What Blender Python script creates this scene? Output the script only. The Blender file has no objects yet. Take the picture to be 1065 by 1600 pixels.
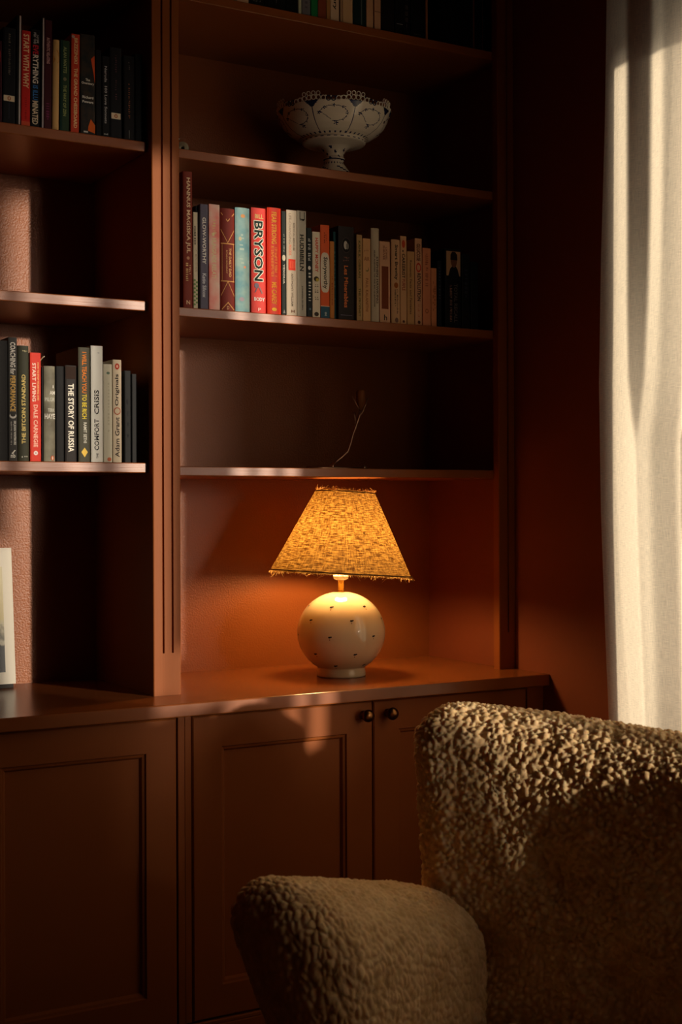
import bpy, bmesh, math, random
import numpy as np
from mathutils import Vector, Matrix

R = math.radians
scene = bpy.context.scene
col = scene.collection
rng = random.Random(7)

# ------------------------------------------------------------------ helpers
def lin(r, g, b):
    def f(c):
        c /= 255.0
        return c / 12.92 if c <= 0.04045 else ((c + 0.055) / 1.055) ** 2.4
    return (f(r), f(g), f(b), 1.0)


def new_mat(name):
    m = bpy.data.materials.new(name)
    m.use_nodes = True
    nt = m.node_tree
    return m, nt, nt.nodes['Principled BSDF'], nt.nodes['Material Output']


_plain = {}
def plain(name, rgb, rough=0.5, metal=0.0, spec=0.35, lin_rgb=False):
    key = (name, tuple(rgb), rough, metal)
    if key in _plain:
        return _plain[key]
    m, nt, p, o = new_mat(name)
    p.inputs['Base Color'].default_value = (*rgb, 1.0) if lin_rgb else lin(*rgb)
    p.inputs['Roughness'].default_value = rough
    p.inputs['Metallic'].default_value = metal
    p.inputs['Specular IOR Level'].default_value = spec
    _plain[key] = m
    return m


def link(o, parent=None):
    col.objects.link(o)
    if parent is not None:
        o.parent = parent
    return o


def mesh_obj(name, verts, faces, mats, parent=None, midx=None, smooth=False):
    me = bpy.data.meshes.new(name)
    me.from_pydata([tuple(v) for v in verts], [], faces)
    for m in (mats if isinstance(mats, (list, tuple)) else [mats]):
        me.materials.append(m)
    if midx is not None:
        me.polygons.foreach_set('material_index', midx)
    if smooth:
        me.polygons.foreach_set('use_smooth', [True] * len(me.polygons))
    me.update()
    return link(bpy.data.objects.new(name, me), parent)


def tag(o, label, cat, group=None):
    o['label'] = label
    o['category'] = cat
    if group:
        o['group'] = group
    return o


def thing(name, label, cat, loc=(0, 0, 0), group=None):
    o = bpy.data.objects.new(name, None)
    o.empty_display_size = 0.05
    link(o)
    o.location = loc
    return tag(o, label, cat, group)


def struct(o):
    o['kind'] = 'structure'
    return o


class MB:
    """collects shapes into one mesh; co-ordinates are world, shifted by -origin"""
    def __init__(self, origin=(0, 0, 0)):
        self.v, self.f, self.m = [], [], []
        self.o = Vector(origin)

    def add(self, verts, faces, mi=0):
        n = len(self.v)
        self.v += [tuple(Vector(v) - self.o) for v in verts]
        self.f += [tuple(i + n for i in f) for f in faces]
        self.m += [mi] * len(faces)

    def box(self, a, b, mi=0, bev=0.0, seg=2):
        (x0, y0, z0), (x1, y1, z1) = a, b
        bm = bmesh.new()
        bmesh.ops.create_cube(bm, size=1.0)
        for v in bm.verts:
            v.co = Vector(((x0 + x1) / 2 + v.co.x * (x1 - x0), (y0 + y1) / 2 + v.co.y * (y1 - y0),
                           (z0 + z1) / 2 + v.co.z * (z1 - z0)))
        if bev > 0:
            bmesh.ops.bevel(bm, geom=bm.edges[:], offset=bev, segments=seg, profile=0.5, affect='EDGES')
        bm.verts.index_update()
        self.add([v.co.copy() for v in bm.verts], [[v.index for v in f.verts] for f in bm.faces], mi)
        bm.free()

    def prism(self, poly, z0, z1, mi=0):
        """poly: xy outline, counter-clockwise, extruded along z"""
        n = len(poly)
        vs = [(x, y, z0) for x, y in poly] + [(x, y, z1) for x, y in poly]
        fs = [(i, (i + 1) % n, n + (i + 1) % n, n + i) for i in range(n)]
        fs += [tuple(range(n - 1, -1, -1)), tuple(range(n, 2 * n))]
        self.add(vs, fs, mi)

    def lathe(self, prof, center, n=48, mi=0, mat=None, cap0=True, cap1=True):
        cx, cy, cz = center
        vs, fs = [], []
        for r, z in prof:
            for k in range(n):
                a = 2 * math.pi * k / n
                v = Vector((r * math.cos(a), r * math.sin(a), z))
                if mat is not None:
                    v = mat @ v
                vs.append((cx + v.x, cy + v.y, cz + v.z))
        for j in range(len(prof) - 1):
            for k in range(n):
                k2 = (k + 1) % n
                fs.append((j * n + k, j * n + k2, (j + 1) * n + k2, (j + 1) * n + k))
        if cap0:
            fs.append(tuple(range(n - 1, -1, -1)))
        if cap1:
            t = (len(prof) - 1) * n
            fs.append(tuple(range(t, t + n)))
        self.add(vs, fs, mi)

    def tube(self, pts, radii, n=8, mi=0):
        pts = [Vector(p) for p in pts]
        if not isinstance(radii, (list, tuple)):
            radii = [radii] * len(pts)
        vs, fs = [], []
        for i, p in enumerate(pts):
            t = (pts[min(i + 1, len(pts) - 1)] - pts[max(i - 1, 0)]).normalized()
            u = t.cross(Vector((0, 0, 1)))
            if u.length < 1e-3:
                u = t.cross(Vector((0, 1, 0)))
            u.normalize()
            w = u.cross(t)
            for k in range(n):
                a = 2 * math.pi * k / n
                vs.append(p + (u * math.cos(a) + w * math.sin(a)) * radii[i])
        for i in range(len(pts) - 1):
            for k in range(n):
                k2 = (k + 1) % n
                fs.append((i * n + k, i * n + k2, (i + 1) * n + k2, (i + 1) * n + k))
        fs.append(tuple(range(n - 1, -1, -1)))
        fs.append(tuple(range((len(pts) - 1) * n, len(pts) * n)))
        self.add(vs, fs, mi)

    def sphere(self, c, r, mi=0, nu=16, nv=10, sc=(1, 1, 1)):
        prof = []
        vs, fs = [], []
        for j in range(nv + 1):
            t = math.pi * j / nv
            for k in range(nu):
                a = 2 * math.pi * k / nu
                vs.append((c[0] + sc[0] * r * math.sin(t) * math.cos(a), c[1] + sc[1] * r * math.sin(t) * math.sin(a),
                           c[2] - sc[2] * r * math.cos(t)))
        for j in range(nv):
            for k in range(nu):
                k2 = (k + 1) % nu
                fs.append((j * nu + k, j * nu + k2, (j + 1) * nu + k2, (j + 1) * nu + k))
        self.add(vs, fs, mi)

    def build(self, name, mats, parent=None, smooth=False):
        return mesh_obj(name, self.v, self.f, mats, parent, self.m, smooth)


# ------------------------------------------------------------------ materials
def paint(name, rgb=(0.265, 0.074, 0.017), rough=0.33, bump='brush', bscale=1.0, strength=0.25, dist=0.0006, spec=0.35):
    m, nt, p, o = new_mat(name)
    N, L = nt.nodes, nt.links
    tc = N.new('ShaderNodeTexCoord')
    mp = N.new('ShaderNodeMapping')
    L.new(tc.outputs['Object'], mp.inputs['Vector'])
    nz = N.new('ShaderNodeTexNoise')
    L.new(mp.outputs['Vector'], nz.inputs['Vector'])
    if bump == 'brush_z':
        mp.inputs['Scale'].default_value = (420, 420, 9)
        nz.inputs['Scale'].default_value = 1.0
        nz.inputs['Detail'].default_value = 3
    elif bump == 'brush_x':
        mp.inputs['Scale'].default_value = (9, 420, 420)
        nz.inputs['Scale'].default_value = 1.0
        nz.inputs['Detail'].default_value = 3
    else:                                   # orange peel left by a paint roller
        mp.inputs['Scale'].default_value = (1, 1, 1)
        nz.inputs['Scale'].default_value = 260 * bscale
        nz.inputs['Detail'].default_value = 2
    bp = N.new('ShaderNodeBump')
    bp.inputs['Strength'].default_value = strength
    bp.inputs['Distance'].default_value = dist
    L.new(nz.outputs['Fac'], bp.inputs['Height'])
    L.new(bp.outputs['Normal'], p.inputs['Normal'])
    n2 = N.new('ShaderNodeTexNoise')
    n2.inputs['Scale'].default_value = 6
    n2.inputs['Detail'].default_value = 4
    L.new(tc.outputs['Object'], n2.inputs['Vector'])
    mx = N.new('ShaderNodeMix')
    mx.data_type = 'RGBA'
    mx.inputs['A'].default_value = (rgb[0] * 0.92, rgb[1] * 0.9, rgb[2] * 0.9, 1)
    mx.inputs['B'].default_value = (rgb[0] * 1.06, rgb[1] * 1.08, rgb[2] * 1.08, 1)
    L.new(n2.outputs['Fac'], mx.inputs['Factor'])
    L.new(mx.outputs['Result'], p.inputs['Base Color'])
    p.inputs['Roughness'].default_value = rough
    p.inputs['Specular IOR Level'].default_value = spec
    return m


M_post = paint('satin_paint_upright', bump='brush_z', rough=0.5, strength=0.35, spec=.12)
M_shelf = paint('satin_paint_shelf', bump='brush_x', rough=0.30, strength=0.3, spec=.2)
M_panel = paint('satin_paint_rolled', bump='peel', rough=0.34, strength=0.6, dist=0.0015, spec=.19)
M_top = paint('satin_paint_worktop', bump='peel', rough=0.25, strength=0.05)
M_door = paint('satin_paint_door', bump='brush_z', rough=0.45, strength=0.2, spec=.1)
M_wall = paint('matt_wall_paint', rgb=(0.20, 0.042, 0.011), rough=0.75, bump='peel', strength=0.15)
M_dark = plain('shadow_gap', (20, 10, 8), 0.8)
M_floor = plain('oak_floor', (120, 86, 58), 0.5)
M_ceil = plain('ceiling_paint', (92, 40, 26), 0.8)
M_frame = plain('window_frame_paint', (200, 190, 175), 0.5)
M_brass = plain('aged_brass', (120, 80, 45), 0.28, 1.0)
M_brass2 = plain('polished_brass', (205, 160, 80), 0.25, 1.0)
M_page = plain('paper_pages', (205, 190, 160), 0.8)

# ------------------------------------------------------------------ room
XW = 1.905          # right wall
ZC = 2.46
WY0, WY1, WZ0, WZ1 = -3.3, -0.545, 0.70, 2.09       # window opening in the right wall
wt = 0.10

w = MB()
w.box((XW, WY1, 0), (XW + wt, 0.46, ZC))
w.box((XW, -4.7, 0), (XW + wt, WY0, ZC))
w.box((XW, WY0, 0), (XW + wt, WY1, WZ0))
w.box((XW, WY0, WZ1), (XW + wt, WY1, ZC))
struct(w.build('wall_right', M_wall))
w = MB(); w.box((-2.4, 0.365, 0), (XW, 0.46, ZC)); struct(w.build('wall_back', M_wall))
w = MB(); w.box((-2.5, -4.7, 0), (-2.4, 0.46, ZC)); struct(w.build('wall_left', M_wall))
w = MB(); w.box((-2.4, -4.8, 0), (XW, -4.7, ZC)); struct(w.build('wall_front', M_wall))
w = MB(); w.box((-2.5, -4.8, -0.1), (XW + wt, 0.46, 0)); struct(w.build('floor', M_floor))
w = MB(); w.box((-2.5, -4.8, ZC), (XW + wt, 0.46, ZC + 0.1)); struct(w.build('ceiling', M_ceil))
# window frame in the opening
w = MB()
fx0, fx1 = XW + 0.05, XW + 0.09
w.box((fx0, WY0, WZ0), (fx1, WY0 + 0.04, WZ1))
w.box((fx0, WY1 - 0.03, WZ0), (fx1, WY1, WZ1))
w.box((fx0, WY0, WZ0), (fx1, WY1, WZ0 + 0.008))
w.box((fx0, WY0, WZ1 - 0.03), (fx1, WY1, WZ1))
struct(w.build('window_1', M_frame))

# ------------------------------------------------------------------ base cabinets and worktop
def door(parent, x0, x1, z0, z1, knob_x):
    yf = -0.08
    rings = [(0.0, yf + 0.0025), (0.0025, yf), (0.0605, yf), (0.0625, yf + 0.004), (0.067, yf + 0.005), (0.071, yf + 0.0115)]
    b = MB()
    vs = []
    for inset, y in rings:
        st = 0.0
        vs += [(x0 + inset, y, z0 + inset), (x1 - inset, y, z0 + inset), (x1 - inset, y, z1 - inset), (x0 + inset, y, z1 - inset)]
    fs = []
    for r in range(len(rings) - 1):
        for k in range(4):
            k2 = (k + 1) % 4
            fs.append((r * 4 + k, r * 4 + k2, r * 4 + 4 + k2, r * 4 + 4 + k))
    nb = len(vs)
    vs += [(x0, -0.061, z0), (x1, -0.061, z0), (x1, -0.061, z1), (x0, -0.061, z1)]
    for k in range(4):
        k2 = (k + 1) % 4
        fs.append((nb + k, nb + k2, k2, k))
    b.add(vs, fs)
    d = b.build('door', M_door, parent)
    p = MB()
    i = 0.070
    p.box((x0 + i, yf + 0.0112, z0 + i), (x1 - i, yf + 0.017, z1 - i))
    p.build('door_panel', M_door, d)
    if knob_x is not None:
        k = MB()
        rot = Matrix.Rotation(R(90), 3, 'X')       # +z of the profile points out of the door, towards -y
        prof = [(0.0085, 0), (0.0085, 0.002), (0.006, 0.004), (0.0055, 0.009), (0.009, 0.012), (0.0122, 0.016),
                (0.0130, 0.020), (0.0118, 0.0245), (0.008, 0.0275), (0.003, 0.0288)]
        k.lathe(prof, (knob_x, yf, 0.745), 32, mat=rot)
        k.build('knob', M_brass, d, smooth=True)
    return d


def cabinet(label, x0, x1, doors):
    t = thing('base_cabinet', label, 'cabinet', (0, 0, 0))
    b = MB()
    # carcass: sides, back, bottom, front frame behind the doors
    b.box((x0, -0.06, 0.18), (x0 + 0.018, 0.355, 0.774))
    b.box((x1 - 0.018, -0.06, 0.18), (x1, 0.355, 0.774))
    b.box((x0, 0.34, 0.18), (x1, 0.355, 0.774))
    b.box((x0, -0.06, 0.18), (x1, 0.355, 0.20))
    b.box((x0, -0.061, 0.18), (x1, -0.05, 0.774))
    b.build('carcass', M_door, t)
    p = MB()
    p.box((x0, -0.083, 0.0), (x1, -0.06, 0.183), bev=0.002)
    p.box((x0, -0.0815, 0.183), (x1, -0.06, 0.1915), bev=0.002)
    p.build('plinth', M_door, t)
    for a, b_, k in doors:
        door(t, a, b_, 0.1955, 0.7705, k)
    return t


cl = cabinet('red-brown panelled base cabinet under the left half of the worktop', 0.215, 1.0525,
             [(0.2475, 0.6395, 0.615), (0.6425, 1.0355, None)])
s = MB(); s.box((1.0385, -0.08, 0.1955), (1.0522, -0.06, 0.774), bev=0.0008); s.build('face_stile', M_door, cl)
cr_ = cabinet('red-brown panelled base cabinet with brass knobs behind the armchair', 1.0525, XW - 0.001,
              [(1.0685, 1.4655, 1.4435), (1.4685, 1.8570, 1.5015)])
s = MB()
s.box((1.0527, -0.08, 0.1955), (1.0655, -0.06, 0.774), bev=0.0008)
s.build('face_stile', M_door, cr_)
s = MB()
s.box((1.8600, -0.08, 0.1955), (XW - 0.001, -0.06, 0.774), bev=0.0008)
s.build('face_stile', M_door, cr_)

b = MB(); b.box((0.20, -0.102, 0.775), (XW - 0.0005, 0.355, 0.80), bev=0.0022)
tag(b.build('worktop', M_top), 'long painted red-brown worktop carrying lamp and leaning print', 'worktop')

# ------------------------------------------------------------------ bookcase
bc = thing('bookcase', 'tall built-in red-brown bookcase above the worktop', 'bookcase', (0, 0, 0.8))
def bpart(name, mb, mat):
    mb_o = mb.build(name, mat, None)
    mb_o.parent = bc
    mb_o.matrix_parent_inverse = Matrix.Translation((0, 0, -0.8))
    return mb_o
YF, YB = 0.02, 0.35
# fluted upright
def groove(xc, wd=0.0032, dp=0.005):
    return [(xc - wd * 0.8, YF), (xc - wd * 0.5, YF + 0.0012), (xc - wd * 0.35, YF + dp), (xc + wd * 0.35, YF + dp), (xc + wd * 0.5, YF + 0.0006), (xc + wd * 0.6, YF)]
def upright(x0, x1, grooves, zg, z1=ZC):
    p = MB()
    ch = 0.0015
    full = [(x0, YF + ch), (x0 + ch, YF)]
    g2 = list(full)
    for g in grooves:
        g2 += groove(g)
    end = [(x1 - ch, YF), (x1, YF + ch), (x1, YF + 0.02), (x0, YF + 0.02)]
    p.prism(g2 + end, zg, z1)
    p.prism(full + end, 0.80, zg)
    return p
bpart('fluted_upright', upright(1.0320, 1.0895, [1.0530, 1.0722], 0.882), M_post)
bpart('wall_upright', upright(1.8600, XW - 0.0005, [1.8860], 0.882), M_post)
bpart('fluted_upright', upright(0.2150, 0.2725, [0.2360, 0.2552], 0.882), M_post)
p = MB(); p.box((1.0370, YF + 0.02, 0.80), (1.0850, YB, ZC)); bpart('divider', p, M_post)
p = MB(); p.box((XW - 0.012, YF + 0.02, 0.80), (XW - 0.0005, YB, ZC)); bpart('side_panel', p, M_wall)
p = MB(); p.box((0.2200, YF + 0.02, 0.80), (0.2450, YB, ZC)); bpart('side_panel', p, M_post)
p = MB(); p.box((0.2200, YB, 0.80), (1.0600, YB + 0.012, ZC)); bpart('back_panel', p, M_panel)
p = MB(); p.box((1.0600, YB, 0.80), (XW - 0.0005, YB + 0.012, ZC)); bpart('back_panel', p, M_panel)
SH_R = [1.246, 1.560, 1.872, 2.186]
SH_L = [1.252, 1.5663, 1.8757, 2.190]
for z in SH_L:
    p = MB(); p.box((0.2455, 0.04, z - 0.0195), (1.0292, YB, z), bev=0.0016); bpart('shelf', p, M_shelf)
for z in SH_R:
    p = MB(); p.box((1.0855, 0.04, z - 0.0185), (XW - 0.0125, YB, z), bev=0.0016); bpart('shelf', p, M_shelf)

# ------------------------------------------------------------------ lettering
_font_cache = {}
def glyphs(txt):
    """outline mesh of a line of built-in lettering, normalised to x 0..1, y 0..1 (cap height)"""
    if txt in _font_cache:
        return _font_cache[txt]
    if txt.startswith('~'):                              # a line too small to read: a row of letter-like strokes
        n = int(txt[1:])
        g_ = random.Random(n * 7 + 1)
        v, f = [], []
        for i in range(n):
            if g_.random() < .14:
                continue
            a0, a1 = (i + .12) / n, (i + .12 + g_.uniform(.25, .7)) / n
            b0, b1 = g_.choice([0, 0, 0, .3]), g_.choice([.75, 1, 1, 1])
            q_ = len(v)
            v += [(a0, b0), (a1, b0), (a1, b1), (a0, b1)]
            f.append((q_, q_ + 1, q_ + 2, q_ + 3))
        _font_cache[txt] = (np.array(v), f)
        return _font_cache[txt]
    cu = bpy.data.curves.new('line', 'FONT')
    cu.body = txt
    cu.resolution_u = 2
    cu.fill_mode = 'FRONT'
    cu.offset = 0.022
    o = bpy.data.objects.new('line', cu)
    col.objects.link(o)
    dg = bpy.context.evaluated_depsgraph_get()
    me = o.evaluated_get(dg).to_mesh()
    v = np.array([tuple(x.co[:2]) for x in me.vertices], dtype=float).reshape(-1, 2)
    f = [tuple(p.vertices) for p in me.polygons]
    o.evaluated_get(dg).to_mesh_clear()
    bpy.data.objects.remove(o)
    bpy.data.curves.remove(cu)
    if len(v):
        lo, hi = v.min(0), v.max(0)
        v[:, 0] = (v[:, 0] - lo[0]) / max(hi[0] - lo[0], 1e-6)
        v[:, 1] = (v[:, 1] - lo[1]) / max(hi[1] - lo[1], 1e-6)
    _font_cache[txt] = (v, f)
    return v, f


INK = {}
def ink(rgb):
    return plain('ink_%02x%02x%02x' % tuple(rgb), rgb, 0.7, 0.0, .1)


# ------------------------------------------------------------------ books
def book(row, x0, x1, z0, h, rgb, label, prints=(), y=0.048, depth=0.13, rough=0.45, hard=False, rnd=0.0, tint=None, lean=0.0, kind='book'):
    """spine at y facing -y. prints: tuples in spine co-ordinates, s across 0..1 and t up 0..1
       ('T', text, s_centre, t_start, t_end, width_frac, rgb, 'down'|'up'|'flat') / ('R', s0, s1, t0, t1, rgb) /
       ('P', [(s,t)..], rgb) / ('O', s, t, rs, rt, rgb)"""
    g = 0.0004
    z0 += 0.0004
    x0 += g; x1 -= g
    wdt = x1 - x0
    ctr = Vector(((x0 + x1) / 2, y + depth / 2, z0))
    t = thing(kind, label, 'book', ctr, row)
    th = 0.0022 if hard else 0.0007
    th = min(th, wdt * 0.2)
    hh = h
    def bulge(s):
        return -rnd * (1 - (2 * s - 1) ** 2)
    # cover: spine outline (outer, bulged) and two boards as one U-shaped prism
    ns = 9
    outer = [(x0 + wdt * k / (ns - 1), y + bulge(k / (ns - 1)) + (0.0006 if k in (0, ns - 1) else 0)) for k in range(ns)]
    poly = outer + [(x1, y + depth), (x1 - th, y + depth), (x1 - th, y + 0.003), (x0 + th, y + 0.003), (x0 + th, y + depth), (x0, y + depth)]
    c = MB(ctr)
    c.prism(poly, z0, z0 + hh)
    if tint:
        m, nt, pn, o = new_mat('mottled_cover')
        tcn = nt.nodes.new('ShaderNodeTexCoord')
        nz = nt.nodes.new('ShaderNodeTexNoise')
        nz.inputs['Scale'].default_value = tint[1]
        nz.inputs['Detail'].default_value = 3
        nt.links.new(tcn.outputs['Object'], nz.inputs['Vector'])
        rp = nt.nodes.new('ShaderNodeValToRGB')
        rp.color_ramp.elements[0].position = 0.36
        rp.color_ramp.elements[1].position = 0.64
        rp.color_ramp.elements[0].color = lin(*rgb)
        rp.color_ramp.elements[1].color = lin(*tint[0])
        nt.links.new(nz.outputs['Fac'], rp.inputs['Fac'])
        nt.links.new(rp.outputs['Color'], pn.inputs['Base Color'])
        pn.inputs['Roughness'].default_value = rough + .1
        pn.inputs['Specular IOR Level'].default_value = .12
    else:
        m = plain('cover_%02x%02x%02x' % tuple(rgb), rgb, rough + .1, 0.0, .12)
    c.build('cover', m, t)
    ins = 0.003 if hard else 0.0006
    pg = MB(ctr)
    pg.box((x0 + th, y + 0.0031, z0 + ins), (x1 - th, y + depth - ins, z0 + hh - ins))
    pg.build('pages', M_page, t)
    if prints:
        q = MB(ctr)
        mats = []
        def mi(c_):
            mm = ink(c_)
            if mm not in mats:
                mats.append(mm)
            return mats.index(mm)
        lay = [0.00025]
        def P(s, tt):
            return (x0 + s * wdt, y + bulge(min(max(s, 0), 1)) - lay[0], z0 + tt * hh)
        for pr in prints:
            lay[0] += 0.00006
            k = pr[0]
            if k == 'R':
                _, s0, s1, t0, t1, c_ = pr
                n = 6
                vs, fs = [], []
                for i in range(n + 1):
                    s_ = s0 + (s1 - s0) * i / n
                    vs += [P(s_, t0), P(s_, t1)]
                for i in range(n):
                    fs.append((2 * i, 2 * i + 2, 2 * i + 3, 2 * i + 1))
                q.add(vs, fs, mi(c_))
            elif k == 'P':
                _, pts, c_ = pr
                q.add([P(s_, t_) for s_, t_ in pts], [tuple(range(len(pts)))], mi(c_))
            elif k == 'O':
                _, s_, t_, rs, rt, c_ = pr
                n = 20
                q.add([P(s_ + rs * math.cos(2 * math.pi * i / n), t_ + rt * math.sin(2 * math.pi * i / n)) for i in range(n)], [tuple(range(n))], mi(c_))
            elif k == 'T':
                _, txt, sc, ta, tb, wf, c_, d = pr
                v, f = glyphs(txt)
                if not len(v):
                    continue
                vs = []
                for a_, b_ in v:
                    if d == 'down':                 # reads from top to bottom, letter tops to the right
                        vs.append(P(sc + (b_ - 0.5) * wf, tb - a_ * (tb - ta)))
                    elif d == 'up':
                        vs.append(P(sc - (b_ - 0.5) * wf, ta + a_ * (tb - ta)))
                    else:
                        vs.append(P(sc + (a_ - 0.5) * wf, ta + b_ * (tb - ta)))
                q.add(vs, f, mi(c_))
        q.build('lettering', mats, t)
    if lean:
        t.rotation_euler = (0, R(lean), 0)
    return t


W_, CR, BK, GY, GOLD = (232, 228, 218), (226, 205, 165), (18, 17, 18), (120, 116, 110), (216, 160, 96)
OR, RD, YL, BL = (222, 96, 40), (190, 40, 34), (226, 196, 70), (60, 110, 170)

# --- right bay, middle row ------------------------------------------------
G1 = 'books on the middle shelf of the right bay'
Z1 = SH_R[1]
gold = GOLD
book(G1, 1.1089, 1.1296, Z1, .2700, (122, 52, 40), 'tallest book beside the fluted upright, brown-red spine with cream lettering',
     [('T', 'HANNUS MAGISKA JUL', .5, .40, .955, .52, (226, 196, 160), 'down'), ('O', .5, .365, .16, .012, (190, 140, 110)),
      ('T', '~6', .68, .24, .33, .22, (214, 176, 140), 'down'), ('T', '~10', .38, .19, .33, .24, (222, 190, 130), 'down'),
      ('T', 'N', .5, .025, .055, .4, (214, 176, 140), 'flat')], hard=True, rnd=.0015, depth=.20)
book(G1, 1.1300, 1.1400, Z1, .1907, (205, 192, 165), 'thin cream paperback with green leaf pattern at the foot of its spine',
     [('T', 'OSHO', .38, .66, .86, .42, (40, 38, 34), 'down'), ('T', '~19', .6, .36, .62, .25, (150, 130, 105), 'down')] +
     [('O', .25 + .5 * (i % 2), .04 + .021 * i, .24, .011, (112, 140, 84)) for i in range(13)], y=.046)
book(G1, 1.1404, 1.1460, Z1, .2066, (46, 42, 42), 'very thin charcoal booklet between the leaf-patterned and the grey-blue book', y=.058)
book(G1, 1.1463, 1.1634, Z1, .2091, (96, 92, 108), 'grey-blue paperback with white lettering left of the pink book',
     [('T', 'GLOW-WORTHY', .5, .43, .875, .48, W_, 'down'), ('T', 'Katie Silcox', .5, .11, .34, .5, (206, 206, 212), 'down')])
book(G1, 1.1653, 1.1893, Z1, .2112, (246, 128, 120), 'mottled pink and cream book with pale yellow lettering',
     [('T', '~6', .45, .73, .88, .3, (240, 206, 150), 'down'), ('T', 'f', .45, .70, .735, .5, (240, 226, 170), 'flat'),
      ('T', 'HUNGRADE RELATI', .45, .30, .68, .42, (238, 222, 176), 'down')], tint=((248, 214, 196), 16), rough=.4)
lp = lambda a, b, t=.006: ('P', [(a[0], a[1] - t), (b[0], b[1] - t), (b[0], b[1] + t), (a[0], a[1] + t)], gold)
book(G1, 1.1896, 1.2218, Z1, .2057, (116, 40, 30), 'maroon hardback with gold chevron lines on its spine',
     [lp((.04, .955), (.5, .875)), lp((.5, .875), (.97, .955)), lp((.03, .79), (.5, .665)), lp((.5, .665), (.97, .79)),
      ('R', .03, .97, .650, .660, gold), ('R', .10, .125, .29, .65, gold), ('R', .90, .925, .29, .65, gold), ('R', .03, .97, .283, .293, gold),
      ('T', 'THE DAILY DAD', .66, .33, .615, .17, (226, 176, 120), 'down'), ('T', 'RYAN HOLIDAY', .42, .36, .59, .11, (206, 150, 100), 'down'),
      lp((.5, .285), (.03, .145)), lp((.5, .285), (.97, .145)), lp((.5, .08), (.08, .01)), lp((.5, .08), (.95, .01)), ('T', 'D', .5, .012, .045, .16, (214, 160, 120), 'flat')],
     hard=True, rnd=.002)
book(G1, 1.2231, 1.2558, Z1, .2105, (112, 156, 164), 'light blue hardback with small orange specks, between maroon and red spines',
     [('O', .5, .92, .16, .018, (206, 150, 100)), ('O', .62, .43, .08, .012, (226, 150, 110)), ('T', '~9', .42, .45, .75, .3, (170, 190, 180), 'down'),
      ('O', .4, .12, .18, .02, (160, 150, 160)), ('O', .3, .7, .1, .02, (190, 180, 150))], hard=True, rnd=.003, tint=((150, 178, 172), 40), rough=.55)
book(G1, 1.2592, 1.2923, Z1, .2144, (206, 58, 50), 'red paperback with large black letters outlined in white',
     [('T', 'BILL', .55, .90, .94, .60, (206, 170, 110), 'flat')] +
     [('T', 'BRYSON', .5 + dx, .305 + dt, .875 + dt, .62, (226, 222, 206), 'down') for dx, dt in ((.04, .004), (-.04, .004), (.04, -.004), (-.04, -.004), (.0, .006), (.0, -.006))] +
     [('T', 'BRYSON', .5, .305, .875, .60, (34, 50, 46), 'down'), ('O', .36, .26, .16, .026, (120, 110, 125)),
      ('P', [(.2, .19), (.3, .2), (.55, .27), (.45, .27)], (120, 100, 110)), ('P', [(.7, .185), (.8, .19), (.6, .25), (.5, .25)], (150, 110, 110)),
      ('T', 'BODY', .55, .115, .15, .75, (236, 226, 220), 'flat'), ('T', 'P', .55, .02, .05, .2, (236, 190, 180), 'flat')], rough=.4)
book(G1, 1.2957, 1.3277, Z1, .2181, (226, 62, 40), 'bright orange-red book with yellow lettering, right of the bold black-lettered red one',
     [('T', 'FEAR STRONG', .45, .66, .96, .36, (246, 176, 70), 'down'), ('T', '~23', .58, .35, .64, .2, (246, 150, 70), 'down'),
      ('T', '~21', .34, .35, .64, .2, (246, 150, 70), 'down'), ('T', 'ME CAREY', .45, .09, .30, .36, (246, 166, 60), 'down'),
      ('O', .45, .045, .18, .016, (250, 196, 70))], rnd=.003, rough=.32)
book(G1, 1.3286, 1.3396, Z1, .2141, (24, 30, 27), 'thin black-green paperback with pale oval emblem mid-spine',
     [('T', '~13', .55, .60, .78, .28, (140, 140, 128), 'down'), ('O', .5, .55, .38, .03, (196, 186, 164)), ('T', 'YEXOUA', .5, .30, .49, .42, (196, 190, 176), 'down'),
      ('P', [(.3, .02), (.8, .02), (.55, .055)], (130, 126, 122))])
book(G1, 1.3402, 1.3649, Z1, .2180, (176, 160, 140), 'greige paperback with a small red square on its spine',
     [('T', 'LIFE-CHANGING', .34, .68, .97, .26, (140, 124, 108), 'down'), ('T', 'FOODS', .34, .57, .67, .26, (200, 110, 84), 'down'),
      ('T', 'MEDICAL MEDIUM', .72, .62, .88, .18, (130, 116, 100), 'down'),
      ('R', .18, .86, .43, .535, (206, 60, 44)), ('R', .32, .36, .45, .515, (226, 110, 80)), ('R', .5, .54, .45, .515, (226, 110, 80)), ('R', .68, .72, .45, .515, (226, 110, 80)),
      ('T', 'ANTHONY WILLIAM', .55, .09, .40, .2, (120, 106, 92), 'down'), ('T', 'H', .6, .03, .055, .3, (100, 60, 44), 'flat')])
book(G1, 1.3653, 1.3870, Z1, .2190, (168, 158, 140), 'grey-beige paperback with tall narrow black lettering and a bracket mark on top',
     [('T', 'HUDBIBELN', .5, .43, .775, .46, (26, 24, 22), 'down'), ('T', 'JOHANNA GILLBRO', .55, .06, .29, .18, (50, 46, 40), 'down'),
      ('R', .27, .33, .92, .99, (40, 36, 32)), ('R', .78, .84, .92, .99, (40, 36, 32)), ('R', .27, .84, .915, .925, (40, 36, 32)), ('T', '3', .55, .905, .918, .5, (40, 36, 32), 'flat')])
book(G1, 1.3876, 1.4007, Z1, .1857, (22, 26, 26), 'black paperback with white script, left of the cream one with red letters',
     [('T', '~13', .5, .62, .88, .5, (170, 168, 160), 'down'), ('O', .5, .55, .26, .022, (206, 200, 190)), ('T', '~10', .55, .16, .50, .42, (200, 196, 186), 'down'),
      ('O', .6, .09, .2, .012, (90, 110, 120))])
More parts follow.
